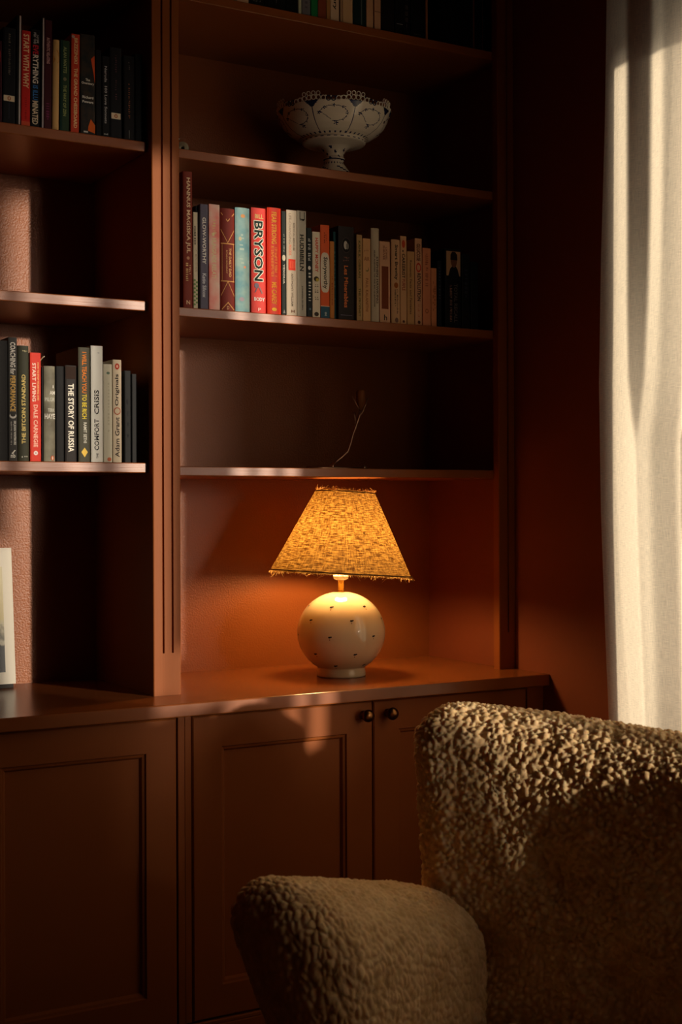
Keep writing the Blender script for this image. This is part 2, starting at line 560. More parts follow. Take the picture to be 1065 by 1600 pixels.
book(G1, 1.4013, 1.4202, Z1, .1790, (206, 190, 164), 'cream paperback with red lettering, left of the orange one',
     [('T', 'HAPPY MONEY', .55, .53, .93, .42, (190, 60, 44), 'down'), ('O', .5, .45, .34, .03, (60, 50, 34)), ('O', .62, .44, .2, .02, (176, 156, 70)),
      ('T', '~9', .66, .20, .39, .2, (90, 80, 66), 'down'), ('T', '~9', .38, .20, .39, .2, (90, 80, 66), 'down'), ('O', .5, .04, .3, .025, (60, 50, 44))])
book(G1, 1.4204, 1.4427, Z1, .1952, (206, 84, 36), 'orange paperback with white oval label and blue foot',
     [('R', .0, 1.0, .0, .125, (52, 84, 100)), ('R', 0, 1, .125, .132, (220, 180, 150)), ('P', [(.5 + .5 * math.copysign(abs(math.cos(a)) ** .6, math.cos(a)), .49 + .215 * math.copysign(abs(math.sin(a)) ** .5, math.sin(a))) for a in [2 * math.pi * i / 28 for i in range(28)]], (206, 190, 168)),
      ('T', 'Storyworthy', .5, .315, .655, .58, (22, 20, 20), 'down'), ('T', '~13', .45, .80, .92, .14, (100, 40, 20), 'down'), ('T', '~4', .62, .82, .90, .12, (100, 40, 20), 'down'),
      ('O', .55, .055, .12, .012, (150, 160, 160)), ('P', [(.4, .025), (.7, .025), (.55, .05)], (150, 160, 160))])
book(G1, 1.4432, 1.4545, Z1, .1627, (178, 112, 48), 'short ochre book between the orange and the dark teal spines',
     [('T', '~19', .5, .15, .55, .3, (140, 60, 30), 'down')])
book(G1, 1.4552, 1.4628, Z1, .1851, (14, 58, 64), 'thin dark teal book left of the thick charcoal novel',
     [('T', '~12', .5, .2, .78, .3, (60, 110, 112), 'down')], y=.055)
book(G1, 1.4640, 1.5024, Z1, .1971, (44, 38, 40), 'thick charcoal novel with round portrait emblem and orange title',
     [('O', .5, .80, .30, .085, (66, 58, 58)), ('O', .5, .80, .27, .076, (34, 30, 32)), ('O', .46, .80, .12, .045, (190, 184, 178)), ('O', .58, .79, .09, .035, (120, 116, 112)),
      ('T', '~6', .5, .655, .675, .45, (130, 90, 80), 'flat'), ('T', '~4', .5, .625, .645, .4, (130, 90, 80), 'flat'),
      ('T', 'Les Miserables', .48, .13, .58, .26, (206, 120, 72), 'down'), ('R', .12, .88, .045, .052, (110, 106, 130))])
book(G1, 1.5086, 1.5230, Z1, .1828, (176, 140, 96), 'thin tan-green paperback right of the thick charcoal novel',
     [('T', 'KAHLIL GIBRAN', .5, .50, .93, .4, (96, 90, 48), 'down'), ('T', 'THE PROPHET', .5, .05, .38, .4, (96, 90, 48), 'down')], tint=((186, 156, 112), 10))
book(G1, 1.5241, 1.5437, Z1, .1765, (208, 160, 112), 'peach paperback with widely spaced letters and small crescent',
     [('T', '~4', .5, .84, .865, .7, (150, 100, 66), 'flat'), ('T', 'AIR', .5, .73, .78, .7, (150, 100, 66), 'flat'), ('O', .55, .63, .22, .03, (120, 112, 72)), ('O', .5, .64, .18, .025, (208, 160, 112)),
      ('T', 'PAUL KALANITHI', .5, .12, .52, .36, (150, 96, 62), 'down')])
book(G1, 1.5446, 1.5651, Z1, .2005, (186, 172, 152), 'tall pale grey paperback with small black capitals low on its spine',
     [('T', 'STEPHEN HAWKING', .72, .20, .70, .28, (60, 36, 34), 'down'), ('T', 'BRIEF ANSWERS TO THE BIG QUESTIONS', .35, .16, .76, .18, (70, 60, 54), 'down')], rnd=.002)
book(G1, 1.5661, 1.5927, Z1, .1743, (206, 158, 126), 'pale pink-beige paperback with tall brown rectangle on its spine',
     [('R', .18, .84, .17, .695, (120, 62, 38)), ('T', 'LIONEL', .64, .77, .93, .18, (130, 84, 66), 'down'), ('T', 'SHRIVER', .4, .77, .95, .18, (130, 84, 66), 'down'), ('T', 'h', .55, .03, .10, .3, (40, 30, 26), 'flat')])
book(G1, 1.5954, 1.6181, Z1, .1808, (202, 160, 122), 'beige paperback with bold black title and small orange lion mark',
     [('T', 'Smart Brevity', .5, .52, .94, .46, (20, 18, 18), 'down'), ('O', .5, .455, .24, .034, (150, 84, 34)), ('T', '~19', .65, .1, .41, .16, (60, 48, 40), 'down'),
      ('T', '~14', .4, .2, .41, .16, (60, 48, 40), 'down'), ('O', .55, .04, .2, .03, (120, 90, 80))], rnd=.002)
book(G1, 1.6188, 1.6353, Z1, .1907, (204, 158, 118), 'narrow beige paperback with red flame mark at the head of its spine',
     [('O', .5, .91, .28, .045, (190, 72, 44)), ('O', .4, .83, .1, .012, (60, 40, 32)), ('T', 'CAREERIST', .5, .52, .80, .5, (36, 28, 26), 'down'), ('T', 'PURPLE', .5, .38, .51, .5, (150, 64, 50), 'down'), ('O', .5, .03, .2, .015, (80, 50, 40))])
book(G1, 1.6361, 1.6556, Z1, .1592, (190, 146, 100), 'short tan paperback left of the one with a red loop',
     [('T', 'Romantic Facts and Fantasies', .5, .14, .88, .3, (110, 80, 56), 'down')])
book(G1, 1.6564, 1.6752, Z1, .1890, (206, 156, 122), 'beige paperback with bold condensed title around a red loop',
     [('T', 'GLUCOSE', .5, .74, .94, .55, (70, 26, 24), 'down'), ('O', .5, .665, .36, .055, (190, 62, 40)), ('O', .5, .665, .24, .035, (206, 156, 122)),
      ('T', 'REVOLUTION', .55, .28, .60, .5, (50, 34, 32), 'down'), ('T', '~9', .5, .09, .24, .24, (190, 100, 70), 'down'), ('O', .55, .035, .2, .02, (80, 50, 40))])
book(G1, 1.6763, 1.6984, Z1, .1701, (206, 132, 96), 'pinkish tan paperback with small round mark low on its spine',
     [('T', '~17', .5, .5, .93, .34, (150, 84, 60), 'down'), ('O', .5, .19, .2, .03, (150, 90, 60)), ('O', .5, .19, .12, .018, (206, 132, 96))])
book(G1, 1.6989, 1.7138, Z1, .1278, (206, 136, 96), 'shortest tan paperback on this shelf, beside the dark end books',
     [('T', '~14', .66, .3, .70, .28, (140, 84, 54), 'down'), ('T', '~6', .35, .2, .9, .2, (160, 100, 60), 'down')])
book(G1, 1.7152, 1.7271, Z1, .1459, (22, 26, 36), 'thin dark navy paperback left of the black one with a portrait',
     [('T', '~11', .5, .4, .9, .3, (70, 76, 96), 'down')])
book(G1, 1.7357, 1.7788, Z1, .1745, (18, 18, 22), 'thick black paperback with a pale portrait square on its spine',
     [('R', .08, .96, .66, .97, (186, 150, 116)), ('P', [(.2, .66), (.9, .66), (.78, .75), (.68, .78), (.44, .78), (.32, .75)], (24, 24, 28)),
      ('O', .55, .85, .2, .085, (116, 76, 52)), ('P', [(.33, .86), (.78, .86), (.76, .93), (.64, .965), (.44, .965), (.34, .93)], (34, 24, 20)),
      ('T', 'TOTAL RECALL', .66, .07, .56, .22, (90, 84, 84), 'down'), ('T', '~26', .36, .07, .56, .14, (150, 120, 110), 'down')])
book(G1, 1.7805, 1.8032, Z1, .1667, (18, 20, 24), 'black paperback second from the right end of its row',
     [('T', '~7', .5, .4, .8, .3, (50, 54, 62), 'down')])
book(G1, 1.8048, 1.8259, Z1, .1515, (16, 17, 20), 'black paperback at the right end of its row, in deep shade', [])

# --- left bay, middle row ---------------------------------------------------
G2 = 'books on the middle shelf of the left bay'
Z2 = SH_L[0]
book(G2, 0.7200, 0.7563, Z2, .2220, (26, 24, 24), 'black book cut by the left edge of the photo, middle shelf', [])
book(G2, 0.7573, 0.7743, Z2, .2290, (62, 60, 58), 'tall charcoal paperback with white and yellow condensed title',
     [('T', 'COACHING for', .5, .70, .96, .62, W_, 'down'), ('T', 'PERFORMANCE', .5, .40, .69, .62, (226, 184, 104), 'down'),
      ('O', .5, .365, .4, .022, (206, 202, 196)), ('O', .5, .375, .3, .017, (62, 60, 58)), ('T', 'SIR JOHN WHITMORE', .68, .13, .325, .34, W_, 'down'),
      ('T', '~27', .3, .13, .325, .14, (176, 172, 166), 'down'), ('T', 'nb', .5, .025, .06, .55, W_, 'flat'), ('P', [(.3, .06), (.45, .055), (.8, .085), (.7, .09)], W_)])
book(G2, 0.7753, 0.7969, Z2, .2148, (58, 58, 46), 'dark olive hardback with gold title reading upwards',
     [('T', 'THE BITCOIN STANDARD', .5, .15, .75, .36, (222, 196, 120), 'up'), ('T', '~6', .6, .945, .96, .6, (190, 180, 140), 'flat'), ('T', '~5', .6, .03, .045, .6, (206, 202, 190), 'flat')],
     hard=True, rnd=.002, y=.05)
book(G2, 0.7984, 0.8195, Z2, .2028, (214, 62, 48), 'coral red paperback with white lettering and white dot',
     [('T', 'START LIVING', .36, .55, .905, .34, (244, 220, 206), 'down'), ('T', 'HOW TO STOP WORRYING AND', .74, .56, .91, .17, (240, 196, 130), 'down'),
      ('T', 'DALE CARNEGIE', .5, .13, .52, .4, (244, 196, 176), 'down'), ('O', .5, .075, .2, .02, (238, 226, 222)), ('O', .5, .075, .09, .009, (206, 170, 170))])
rb = book(G2, 0.8205, 0.8240, Z2, .1766, (22, 18, 18), 'very thin black volume with pale ribbon marker right of the coral red book', [], depth=.11)
q = MB(rb.location)
q.tube([(0.8222, .075, Z2 + .170), (0.8225, .07, Z2 + .184), (0.8240, .064, Z2 + .192), (0.8275, .06, Z2 + .197), (0.8300, .058, Z2 + .1985)], [.0011] * 5, 6)
q.build('ribbon_marker', plain('ribbon', (206, 196, 160), .5), rb, True)
book(G2, 0.8245, 0.8466, Z2, .1789, (150, 146, 126), 'mottled grey-green paperback with stacked white words and orange foot mark',
     [('T', 'I', .82, .77, .80, .08, W_, 'flat'), ('T', 'AM', .74, .70, .74, .5, W_, 'flat'), ('T', 'PILGR', .52, .63, .67, .9, (206, 204, 190), 'flat'),
      ('T', 'TERR', .64, .52, .555, .64, (206, 204, 190), 'flat'), ('T', 'HAYE', .52, .445, .50, .94, W_, 'flat'), ('O', .74, .035, .17, .026, (196, 96, 56)), ('O', .74, .035, .07, .018, (220, 206, 190))],
     tint=((104, 98, 84), 22), rough=.4, rnd=.002)
book(G2, 0.8477, 0.8642, Z2, .1798, (14, 13, 15), 'plain black spine between the grey-green and the white-titled black book', [])
book(G2, 0.8656, 0.8887, Z2, .1822, (30, 24, 22), 'black-brown paperback with wide white capitals running down the spine',
     [('T', 'THE STORY OF RUSSIA', .52, .10, .81, .50, (226, 220, 206), 'down'), ('R', .05, .95, .86, .99, (44, 30, 24))])
book(G2, 0.8921, 0.9156, Z2, .2177, (70, 68, 56), 'charcoal-green hardback with orange and yellow title and yellow diamond',
     [('T', 'I WILL TEACH YOU', .5, .60, .96, .40, (214, 120, 40), 'down'), ('T', 'TO BE RICH', .5, .375, .59, .40, (214, 190, 60), 'down'), ('T', 'RAMIT SETHI', .55, .165, .345, .28, (200, 198, 186), 'down'),
      ('P', [(.22, .085), (.5, .04), (.78, .085), (.5, .125)], (226, 190, 90))], hard=True, rnd=.001)
book(G2, 0.9172, 0.9413, Z2, .2221, (226, 224, 216), 'tall white book with black stencil title reading upwards',
     [('T', 'COMFORT', .45, .10, .37, .40, (18, 18, 20), 'up'), ('T', 'CRISIS', .45, .41, .62, .40, (18, 18, 20), 'up'), ('R', .36, .40, .09, .63, (226, 224, 216)),
      ('T', 'THE', .5, .03, .075, .16, (60, 58, 56), 'up'), ('O', .62, .94, .1, .008, (200, 200, 196))], rnd=.001)
book(G2, 0.9420, 0.9600, Z2, .1881, (206, 200, 178), 'pale sage slim paperback right of the tall white book',
     [('O', .55, .91, .2, .014, (110, 130, 110)), ('T', '~16', .6, .3, .85, .16, (186, 180, 156), 'down'), ('O', .66, .03, .24, .02, (196, 110, 80))])
book(G2, 0.9610, 0.9793, Z2, .1977, (184, 168, 144), 'greige paperback with red rings and dark serif title reading upwards',
     [('T', 'Originals', .5, .55, .86, .52, (52, 46, 44), 'up'), ('T', 'Adam Grant', .5, .05, .44, .52, (66, 58, 54), 'up'),
      ('O', .5, .50, .40, .036, (150, 66, 40)), ('O', .5, .50, .31, .028, (184, 168, 144)), ('O', .5, .935, .26, .03, (160, 50, 36)), ('O', .5, .935, .12, .015, (200, 150, 130))])
book(G2, 0.9845, 0.9986, Z2, .1775, (12, 12, 14), 'black book in the shade right of the greige one with red rings', [('T', '~4', .5, .2, .7, .3, (30, 30, 34), 'down')])
book(G2, 0.9998, 1.0104, Z2, .1719, (12, 12, 14), 'black book nearest the fluted upright, lower row of the left bay', [])

# --- left bay, upper row -----------------------------------------------------
G3 = 'books on the upper shelf of the left bay'
Z3 = SH_L[2]
LN = .75
book(G3, 0.7300, 0.7480, Z3, .1512, (60, 22, 34), 'dark plum book at the left edge of the photo, upper shelf', [('T', '~1', .7, .7, .9, .3, (150, 40, 50), 'down')])
book(G3, 0.7482, 0.7722, Z3, .1780, (22, 22, 26), 'black classic with white label band, left of the bright red book',
     [('T', '~22', .5, .5, .94, .16, (120, 112, 100), 'down'), ('R', .06, .94, .235, .295, (226, 206, 176)), ('O', .5, .265, .14, .022, (170, 92, 40)), ('O', .5, .265, .06, .014, (226, 206, 176)),
      ('R', .49, .51, .05, .23, (70, 80, 96))], lean=LN)
def slab_edge(x):
    return ('R', x, x + .3, .0, 1.0, (196, 184, 180))
book(G3, 0.7736, 0.7826, Z3, .2046, (18, 16, 18), 'thin black volume with pale edge line, left of the bright red book', [('R', .62, 1.0, .0, 1.0, (196, 182, 176))], lean=LN, y=.05)
book(G3, 0.7830, 0.8003, Z3, .1778, (196, 36, 30), 'bright red paperback with cream slanted capitals',
     [('T', 'START WITH WHY', .5, .40, .965, .66, (240, 206, 160), 'down'), ('T', '~11', .5, .06, .3, .2, (150, 24, 22), 'down'), ('R', 0, 1, 0, .05, (206, 84, 56))], lean=LN)
book(G3, 0.8006, 0.8187, Z3, .1833, (18, 17, 20), 'black paperback with hand-lettered white, red and blue title',
     [('T', '~8', .7, .86, .96, .26, (200, 200, 200), 'down'), ('T', '~11', .4, .85, .97, .26, (200, 200, 200), 'down'), ('T', 'EVE', .5, .745, .84, .6, (196, 40, 54), 'down'),
      ('T', 'RYTHING', .5, .45, .74, .62, (230, 220, 206), 'down'), ('T', 'IS ILLU', .5, .28, .43, .55, (60, 120, 190), 'down'), ('T', 'MINATED', .5, .03, .27, .62, (226, 206, 176), 'down')], lean=LN)
book(G3, 0.8205, 0.8262, Z3, .2074, (18, 15, 18), 'very thin black volume with pale edge line beside the plum book', [('R', .45, 1.0, .0, 1.0, (190, 174, 176))], lean=LN)
book(G3, 0.8265, 0.8413, Z3, .2050, (66, 24, 32), 'tall plum paperback with pale pink lettering near the top',
     [('T', 'AUTHENTIC RELATING', .5, .60, .84, .44, (206, 160, 160), 'down'), ('T', '~7', .5, .08, .24, .4, (116, 48, 84), 'down')], lean=LN)
book(G3, 0.8425, 0.8558, Z3, .1703, (206, 164, 106), 'plain tan book with darker stain at the head of its spine',
     [('P', [(.0, .72), (.35, .78), (.7, .74), (1, .77), (1, .86), (.6, .89), (.2, .87), (0, .84)], (190, 136, 74))], lean=LN, rnd=.002)
book(G3, 0.8575, 0.8759, Z3, .1724, (44, 64, 44), 'dark green paperback with pale lettering, left of the orange-red one',
     [('T', 'ALAN WATTS', .5, .64, .93, .34, (150, 160, 110), 'down'), ('O', .5, .575, .18, .02, (120, 112, 84)), ('T', 'THE WAY OF ZEN', .5, .17, .51, .34, (150, 160, 100), 'down'), ('R', 0, .25, 0, 1, (26, 52, 46))], lean=LN)
book(G3, 0.8787, 0.8956, Z3, .1879, (198, 66, 40), 'orange-red paperback with cream slanted title on the upper shelf',
     [('T', 'BRZEZINSKI   THE GRAND CHESSBOARD', .55, .05, .96, .42, (240, 206, 150), 'down'), ('O', .2, .97, .2, .015, (180, 160, 150))], lean=LN)
book(G3, 0.8985, 0.9279, Z3, .1909, (58, 48, 40), 'brown-black paperback with orange shards and white horizontal words',
     [('T', 'The', .5, .535, .56, .3, W_, 'flat'), ('T', 'Overstory', .5, .495, .525, .86, W_, 'flat'), ('T', 'Richard', .5, .36, .385, .76, W_, 'flat'), ('T', 'Powers', .5, .315, .34, .76, W_, 'flat'),
      ('P', [(.72, .76), (.98, .80), (1.0, .52), (.92, .6)], (206, 84, 44)), ('P', [(.5, .04), (.98, .02), (1.0, .1), (.7, .16), (.52, .08)], (214, 100, 40)), ('R', .2, .5, .02, .035, (200, 196, 190))], tint=((36, 38, 40), 60))
book(G3, 0.9286, 0.9410, Z3, .1649, (16, 15, 17), 'plain black spine between the orange-sharded book and the white-script black one', [])
book(G3, 0.9414, 0.9573, Z3, .1552, (20, 19, 22), 'black paperback with fine white script title on the upper shelf',
     [('T', 'Neruda  100 Love Sonnets', .5, .17, .88, .34, (176, 174, 176), 'down'), ('T', 'nd', .5, .03, .05, .5, (180, 178, 176), 'flat')])
book(G3, 0.9577, 0.9818, Z3, .1752, (24, 23, 27), 'black classic with white label band, right of the white-script black book',
     [('R', .1, .9, .215, .28, (226, 206, 176)), ('O', .5, .247, .14, .022, (170, 92, 40)), ('O', .5, .247, .06, .014, (226, 206, 176)), ('T', '~20', .5, .42, .92, .14, (90, 60, 66), 'down')])
book(G3, 0.9857, 1.0082, Z3, .1634, (24, 22, 24), 'black book with faint tan lettering second from the upright, upper shelf',
     [('T', '~5', .5, .83, .93, .16, (90, 84, 84), 'down'), ('T', '~18', .5, .25, .7, .16, (130, 84, 60), 'down'), ('R', .46, .52, .02, .12, (120, 120, 120))])
book(G3, 1.0092, 1.0248, Z3, .1710, (12, 12, 14), 'plain black book nearest the upright on the upper left shelf', [])

# --- right bay, top row (only the feet of the books show) --------------------
G4 = 'books on the top shelf of the right bay'
Z4 = SH_R[3]
def tb(x0, x1, h, rgb, label, pr=()):
    book(G4, x0, x1, Z4, min(h, .262), rgb, label, pr)
tb(1.0950, 1.1870, .18, (34, 28, 26), 'wide dark album at the left end of the top shelf, hidden above the frame')
tb(1.1873, 1.2115, .1825, (24, 22, 22), 'black book left of the speckled grey-white one on the top shelf')
tb(1.2118, 1.2294, .1993, (120, 122, 112), 'grey book with dark speck at its foot, top shelf', [('O', .3, .035, .2, .012, (30, 40, 30)), ('O', .6, .02, .15, .01, (60, 90, 60))])
tb(1.2296, 1.2560, .1855, (216, 178, 142), 'peach book left of the wide black ones on the top shelf')
tb(1.2564, 1.2919, .2259, (20, 18, 18), 'wide black book with faint white script at its foot, top shelf', [('T', '~9', .5, .035, .055, .5, (120, 120, 120), 'flat')])
tb(1.2922, 1.3420, .2237, (16, 15, 16), 'widest black book on the top shelf, thin grey line down its spine', [('R', .52, .55, .06, .9, (90, 90, 90))])
tb(1.3424, 1.3698, .2231, (14, 14, 14), 'black book left of the thin pale green spine on the top shelf')
tb(1.3701, 1.3781, .2182, (186, 190, 164), 'thin pale green spine on the top shelf')
tb(1.3786, 1.3990, .2091, (110, 108, 114), 'slate grey book left of the bright green one, top shelf', [('T', '~11', .5, .05, .6, .3, (84, 82, 88), 'down')])
tb(1.4003, 1.4170, .2400, (28, 120, 66), 'bright green book on the top shelf')
tb(1.4173, 1.4367, .2307, (136, 66, 42), 'rust-brown book right of the green one on the top shelf')
tb(1.4372, 1.4470, .2100, (170, 120, 70), 'thin ochre spine left of the pale book with black lettering')
tb(1.4473, 1.4680, .2256, (216, 186, 156), 'pale book with black vertical lettering ending near its foot, top shelf', [('T', 'Brewery', .5, .11, .42, .5, (20, 18, 18), 'down')])
tb(1.4684, 1.4763, .2256, (176, 140, 106), 'thin beige spine right of the black-lettered pale book', [('R', .0, .3, .0, 1, (50, 36, 30))])
tb(1.4766, 1.5017, .2040, (206, 168, 126), 'broad cream book right of the thin beige spine on the top shelf')
tb(1.5023, 1.5349, .2246, (22, 40, 40), 'dark teal book between cream spines on the top shelf', [('R', .6, .68, .02, .3, (90, 100, 100))])
tb(1.5355, 1.5526, .2145, (206, 160, 122), 'cream book just right of the dark teal one, top shelf')
tb(1.5554, 1.5718, .2253, (206, 158, 122), 'cream book with cross line, left of the long run of black ones', [('R', 0, 1, .17, .178, (140, 100, 80))])
tb(1.5749, 1.6063, .2256, (26, 20, 20), 'black-brown book, first of the dark run on the top shelf')
tb(1.6075, 1.6473, .2202, (20, 18, 20), 'black book with small white dash near its foot, top shelf', [('R', .1, .5, .10, .106, (150, 150, 150)), ('T', '~7', .75, .06, .5, .2, (60, 54, 54), 'down')])
tb(1.6488, 1.6865, .2421, (16, 16, 18), 'wide black book left of the thin ochre line, top shelf', [('R', .2, .7, .03, .034, (80, 80, 80))])
tb(1.6872, 1.6934, .2311, (150, 100, 60), 'thin ochre spine among the black books of the top shelf')
tb(1.7245, 1.7760, .2231, (14, 14, 16), 'wide black book right of the thin ochre spine on the top shelf')
tb(1.7769, 1.8180, .2391, (22, 14, 14), 'dark brown book second from the right end, top shelf', [('R', .9, 1, 0, .5, (110, 64, 44))])
tb(1.8189, 1.8488, .2341, (14, 14, 18), 'blue-black book at the right end of the top shelf', [('R', .7, .74, 0, 1, (90, 44, 40))])

# ------------------------------------------------------------------ table lamp
LC = Vector((1.5065, 0.115, 0.8004))
lamp = thing('table_lamp', 'round cream ceramic table lamp with lit burlap shade on the worktop', 'lamp', LC)
vdir = (Vector((0, -2.47, 0)) - Vector((LC.x, LC.y, 0))).normalized()
va = math.atan2(vdir.y, vdir.x)

m_cer, nt, pn, o = new_mat('cream_glaze')
pn.inputs['Base Color'].default_value = lin(226, 206, 170)
pn.inputs['Roughness'].default_value = 0.12
pn.inputs['Coat Weight'].default_value = 0.4
pn.inputs['Coat Roughness'].default_value = 0.05
M_motif = plain('motif_black', (28, 18, 16), .4)
M_motif2 = plain('motif_rust', (120, 52, 26), .4)

rb_, zb = 0.0955, 0.0935
def ball_r(z):
    return rb_ * math.sqrt(max(0, 1 - ((z - zb) / (0.0885)) ** 2)) if abs(z - zb) < .0885 else 0
prof = [(0.0, 0.0005), (0.048, 0.0005), (0.0525, 0.0), (0.0535, 0.003), (0.0525, 0.010), (0.0515, 0.0165), (0.0518, 0.0195)]
zs = np.linspace(0.0205, zb + 0.0868, 44)
for z in zs:
    r = ball_r(z)
    if z < 0.026:
        r = max(r, 0.0525)
    prof.append((r, z))
prof += [(0.0165, zb + 0.0872), (0.0085, zb + 0.0877), (0.0, zb + 0.0877)]
b = MB(LC)
b.lathe(prof, LC, 96, cap0=False, cap1=False)
def on_ball(ang, z, off=.0003):
    r = ball_r(z)
    n = Vector((math.cos(ang) * r / rb_ ** 2, math.sin(ang) * r / rb_ ** 2, (z - zb) / .0885 ** 2)).normalized()
    return Vector((LC.x + r * math.cos(ang), LC.y + r * math.sin(ang), LC.z + z)) + n * off
def blot(ang, z, w_, h_, dz, da, mi):
    n = 10
    vs = []
    for k in range(n):
        t = 2 * math.pi * k / n
        r = max(ball_r(z), .01)
        vs.append(on_ball(ang + (da + w_ * math.cos(t)) / r, z + dz + h_ * math.sin(t), .00035))
    b.add(vs, [tuple(range(n))], mi)
for zrow, off in ((0.152, -16), (0.1245, 14.6), (0.0905, -14.2), (0.053, 20.4), (0.0225, -10.7)):
    if zrow < .03: zrow = .027
    for k in range(6):
        a = va + R(off + 60 * k)         # positive image offset is to the right
        blot(a, zrow, .0030, .0020, 0, -.0012, 1)
        blot(a, zrow, .0022, .0016, .0008, .0022, 1)
        blot(a, zrow, .0010, .0012, -.0052, .0002 + .001 * ((k % 3) - 1), 2)
b.build('base', [m_cer, M_motif, M_motif2], lamp, True)
nk = MB(LC)
nk.lathe([(0.0, .181), (0.0072, .181), (0.0072, .1845), (0.0062, .186), (0.0062, .214), (0.0, .214)], LC, 24, cap0=False, cap1=False)
nk.build('stem', M_brass2, lamp, True)
so = MB(LC)
so.lathe([(0.0, .206), (0.010, .2065), (0.0155, .209), (0.0170, .213), (0.0170, .217), (0.0125, .219), (0.0115, .232), (0.0, .232)], LC, 28, cap0=False, cap1=False)
so.build('socket', plain('socket_white', (236, 230, 215), .4), lamp, True)

# shade: tapered burlap cone, slightly crooked
right = Vector((-vdir.y, vdir.x, 0))        # image right
ZS = 0.2185
tilt = Matrix.Rotation(R(3.4), 3, vdir * -1.0) @ Matrix.Rotation(R(-2.3), 3, right)
if (tilt @ Vector((0, 0, 1))).dot(right) < 0:
    tilt = Matrix.Rotation(R(3.4), 3, vdir) @ Matrix.Rotation(R(-2.3), 3, right)
sc0 = LC + Vector((0, 0, ZS)) + right * 0.0005
RB, RT_, HS = 0.1535, 0.0635, 0.180
m_sh, nt, pn, o = new_mat('burlap_shade')
N, L = nt.nodes, nt.links
uv = N.new('ShaderNodeUVMap')
def wave(scale_u, scale_v, seed):
    mp = N.new('ShaderNodeMapping')
    mp.inputs['Scale'].default_value = (scale_u, scale_v, 1)
    mp.inputs['Location'].default_value = (seed, seed * 1.7, 0)
    L.new(uv.outputs['UV'], mp.inputs['Vector'])
    nz = N.new('ShaderNodeTexNoise')
    nz.inputs['Scale'].default_value = 1.0
    nz.inputs['Detail'].default_value = 2.0
    L.new(mp.outputs['Vector'], nz.inputs['Vector'])
    return nz
hor = wave(40, 330, 3.1)        # weft threads run round the shade
ver = wave(330, 40, 9.7)        # warp threads run up it
big = wave(6, 5, 1.3)
mul = N.new('ShaderNodeMix'); mul.data_type = 'FLOAT'; mul.inputs[0].default_value = .36
L.new(hor.outputs['Fac'], mul.inputs[2]); L.new(ver.outputs['Fac'], mul.inputs[3])
mr = N.new('ShaderNodeMapRange')
mr.inputs['From Min'].default_value = 0.43; mr.inputs['From Max'].default_value = 0.60
L.new(mul.outputs[0], mr.inputs['Value'])
rp = N.new('ShaderNodeValToRGB')
rp.color_ramp.elements[0].color = (0.06, 0.024, 0.004, 1)
rp.color_ramp.elements[1].color = (0.33, 0.195, 0.05, 1)
L.new(mr.outputs['Result'], rp.inputs['Fac'])
tr = N.new('ShaderNodeBsdfTranslucent')
L.new(rp.outputs['Color'], tr.inputs['Color'])
df = N.new('ShaderNodeBsdfDiffuse')
df.inputs['Color'].default_value = (0.42, 0.27, 0.11, 1)
bp = N.new('ShaderNodeBump'); bp.inputs['Distance'].default_value = 0.0012; bp.inputs['Strength'].default_value = 0.8
L.new(mul.outputs[0], bp.inputs['Height'])
L.new(bp.outputs['Normal'], df.inputs['Normal'])
mxs = N.new('ShaderNodeMixShader'); mxs.inputs['Fac'].default_value = 0.5
L.new(df.outputs[0], mxs.inputs[1]); L.new(tr.outputs[0], mxs.inputs[2])
L.new(mxs.outputs[0], o.inputs['Surface'])
nt.nodes.remove(pn)

nu, nv = 160, 40
me = bpy.data.meshes.new('shade')
vs, fs, uvs = [], [], []
for j in range(nv + 1):
    t = j / nv
    r = RB + (RT_ - RB) * t
    for k in range(nu):
        a = 2 * math.pi * k / nu
        wob = 0.0008 * math.sin(5 * a + 1) + 0.0006 * math.sin(11 * a + 4 * t)
        v = tilt @ Vector(((r + wob) * math.cos(a), (r + wob) * math.sin(a), HS * t + .0012 * math.sin(3 * a) * (1 - t)))
        vs.append(v + sc0 - LC)
for j in range(nv):
    for k in range(nu):
        k2 = (k + 1) % nu
        fs.append((j * nu + k, j * nu + k2, (j + 1) * nu + k2, (j + 1) * nu + k))
        u0, u1 = k / nu, (k + 1) / nu
        # shrink u with radius so threads keep their gauge
        uvs += [(u0, j / nv * .32), (u1, j / nv * .32), (u1, (j + 1) / nv * .32), (u0, (j + 1) / nv * .32)]
me.from_pydata([tuple(v) for v in vs], [], fs)
ul = me.uv_layers.new(name='UVMap')
ul.data.foreach_set('uv', [c for p_ in uvs for c in p_])
me.materials.append(m_sh)
me.polygons.foreach_set('use_smooth', [True] * len(me.polygons))
shade = link(bpy.data.objects.new('shade', me), lamp)
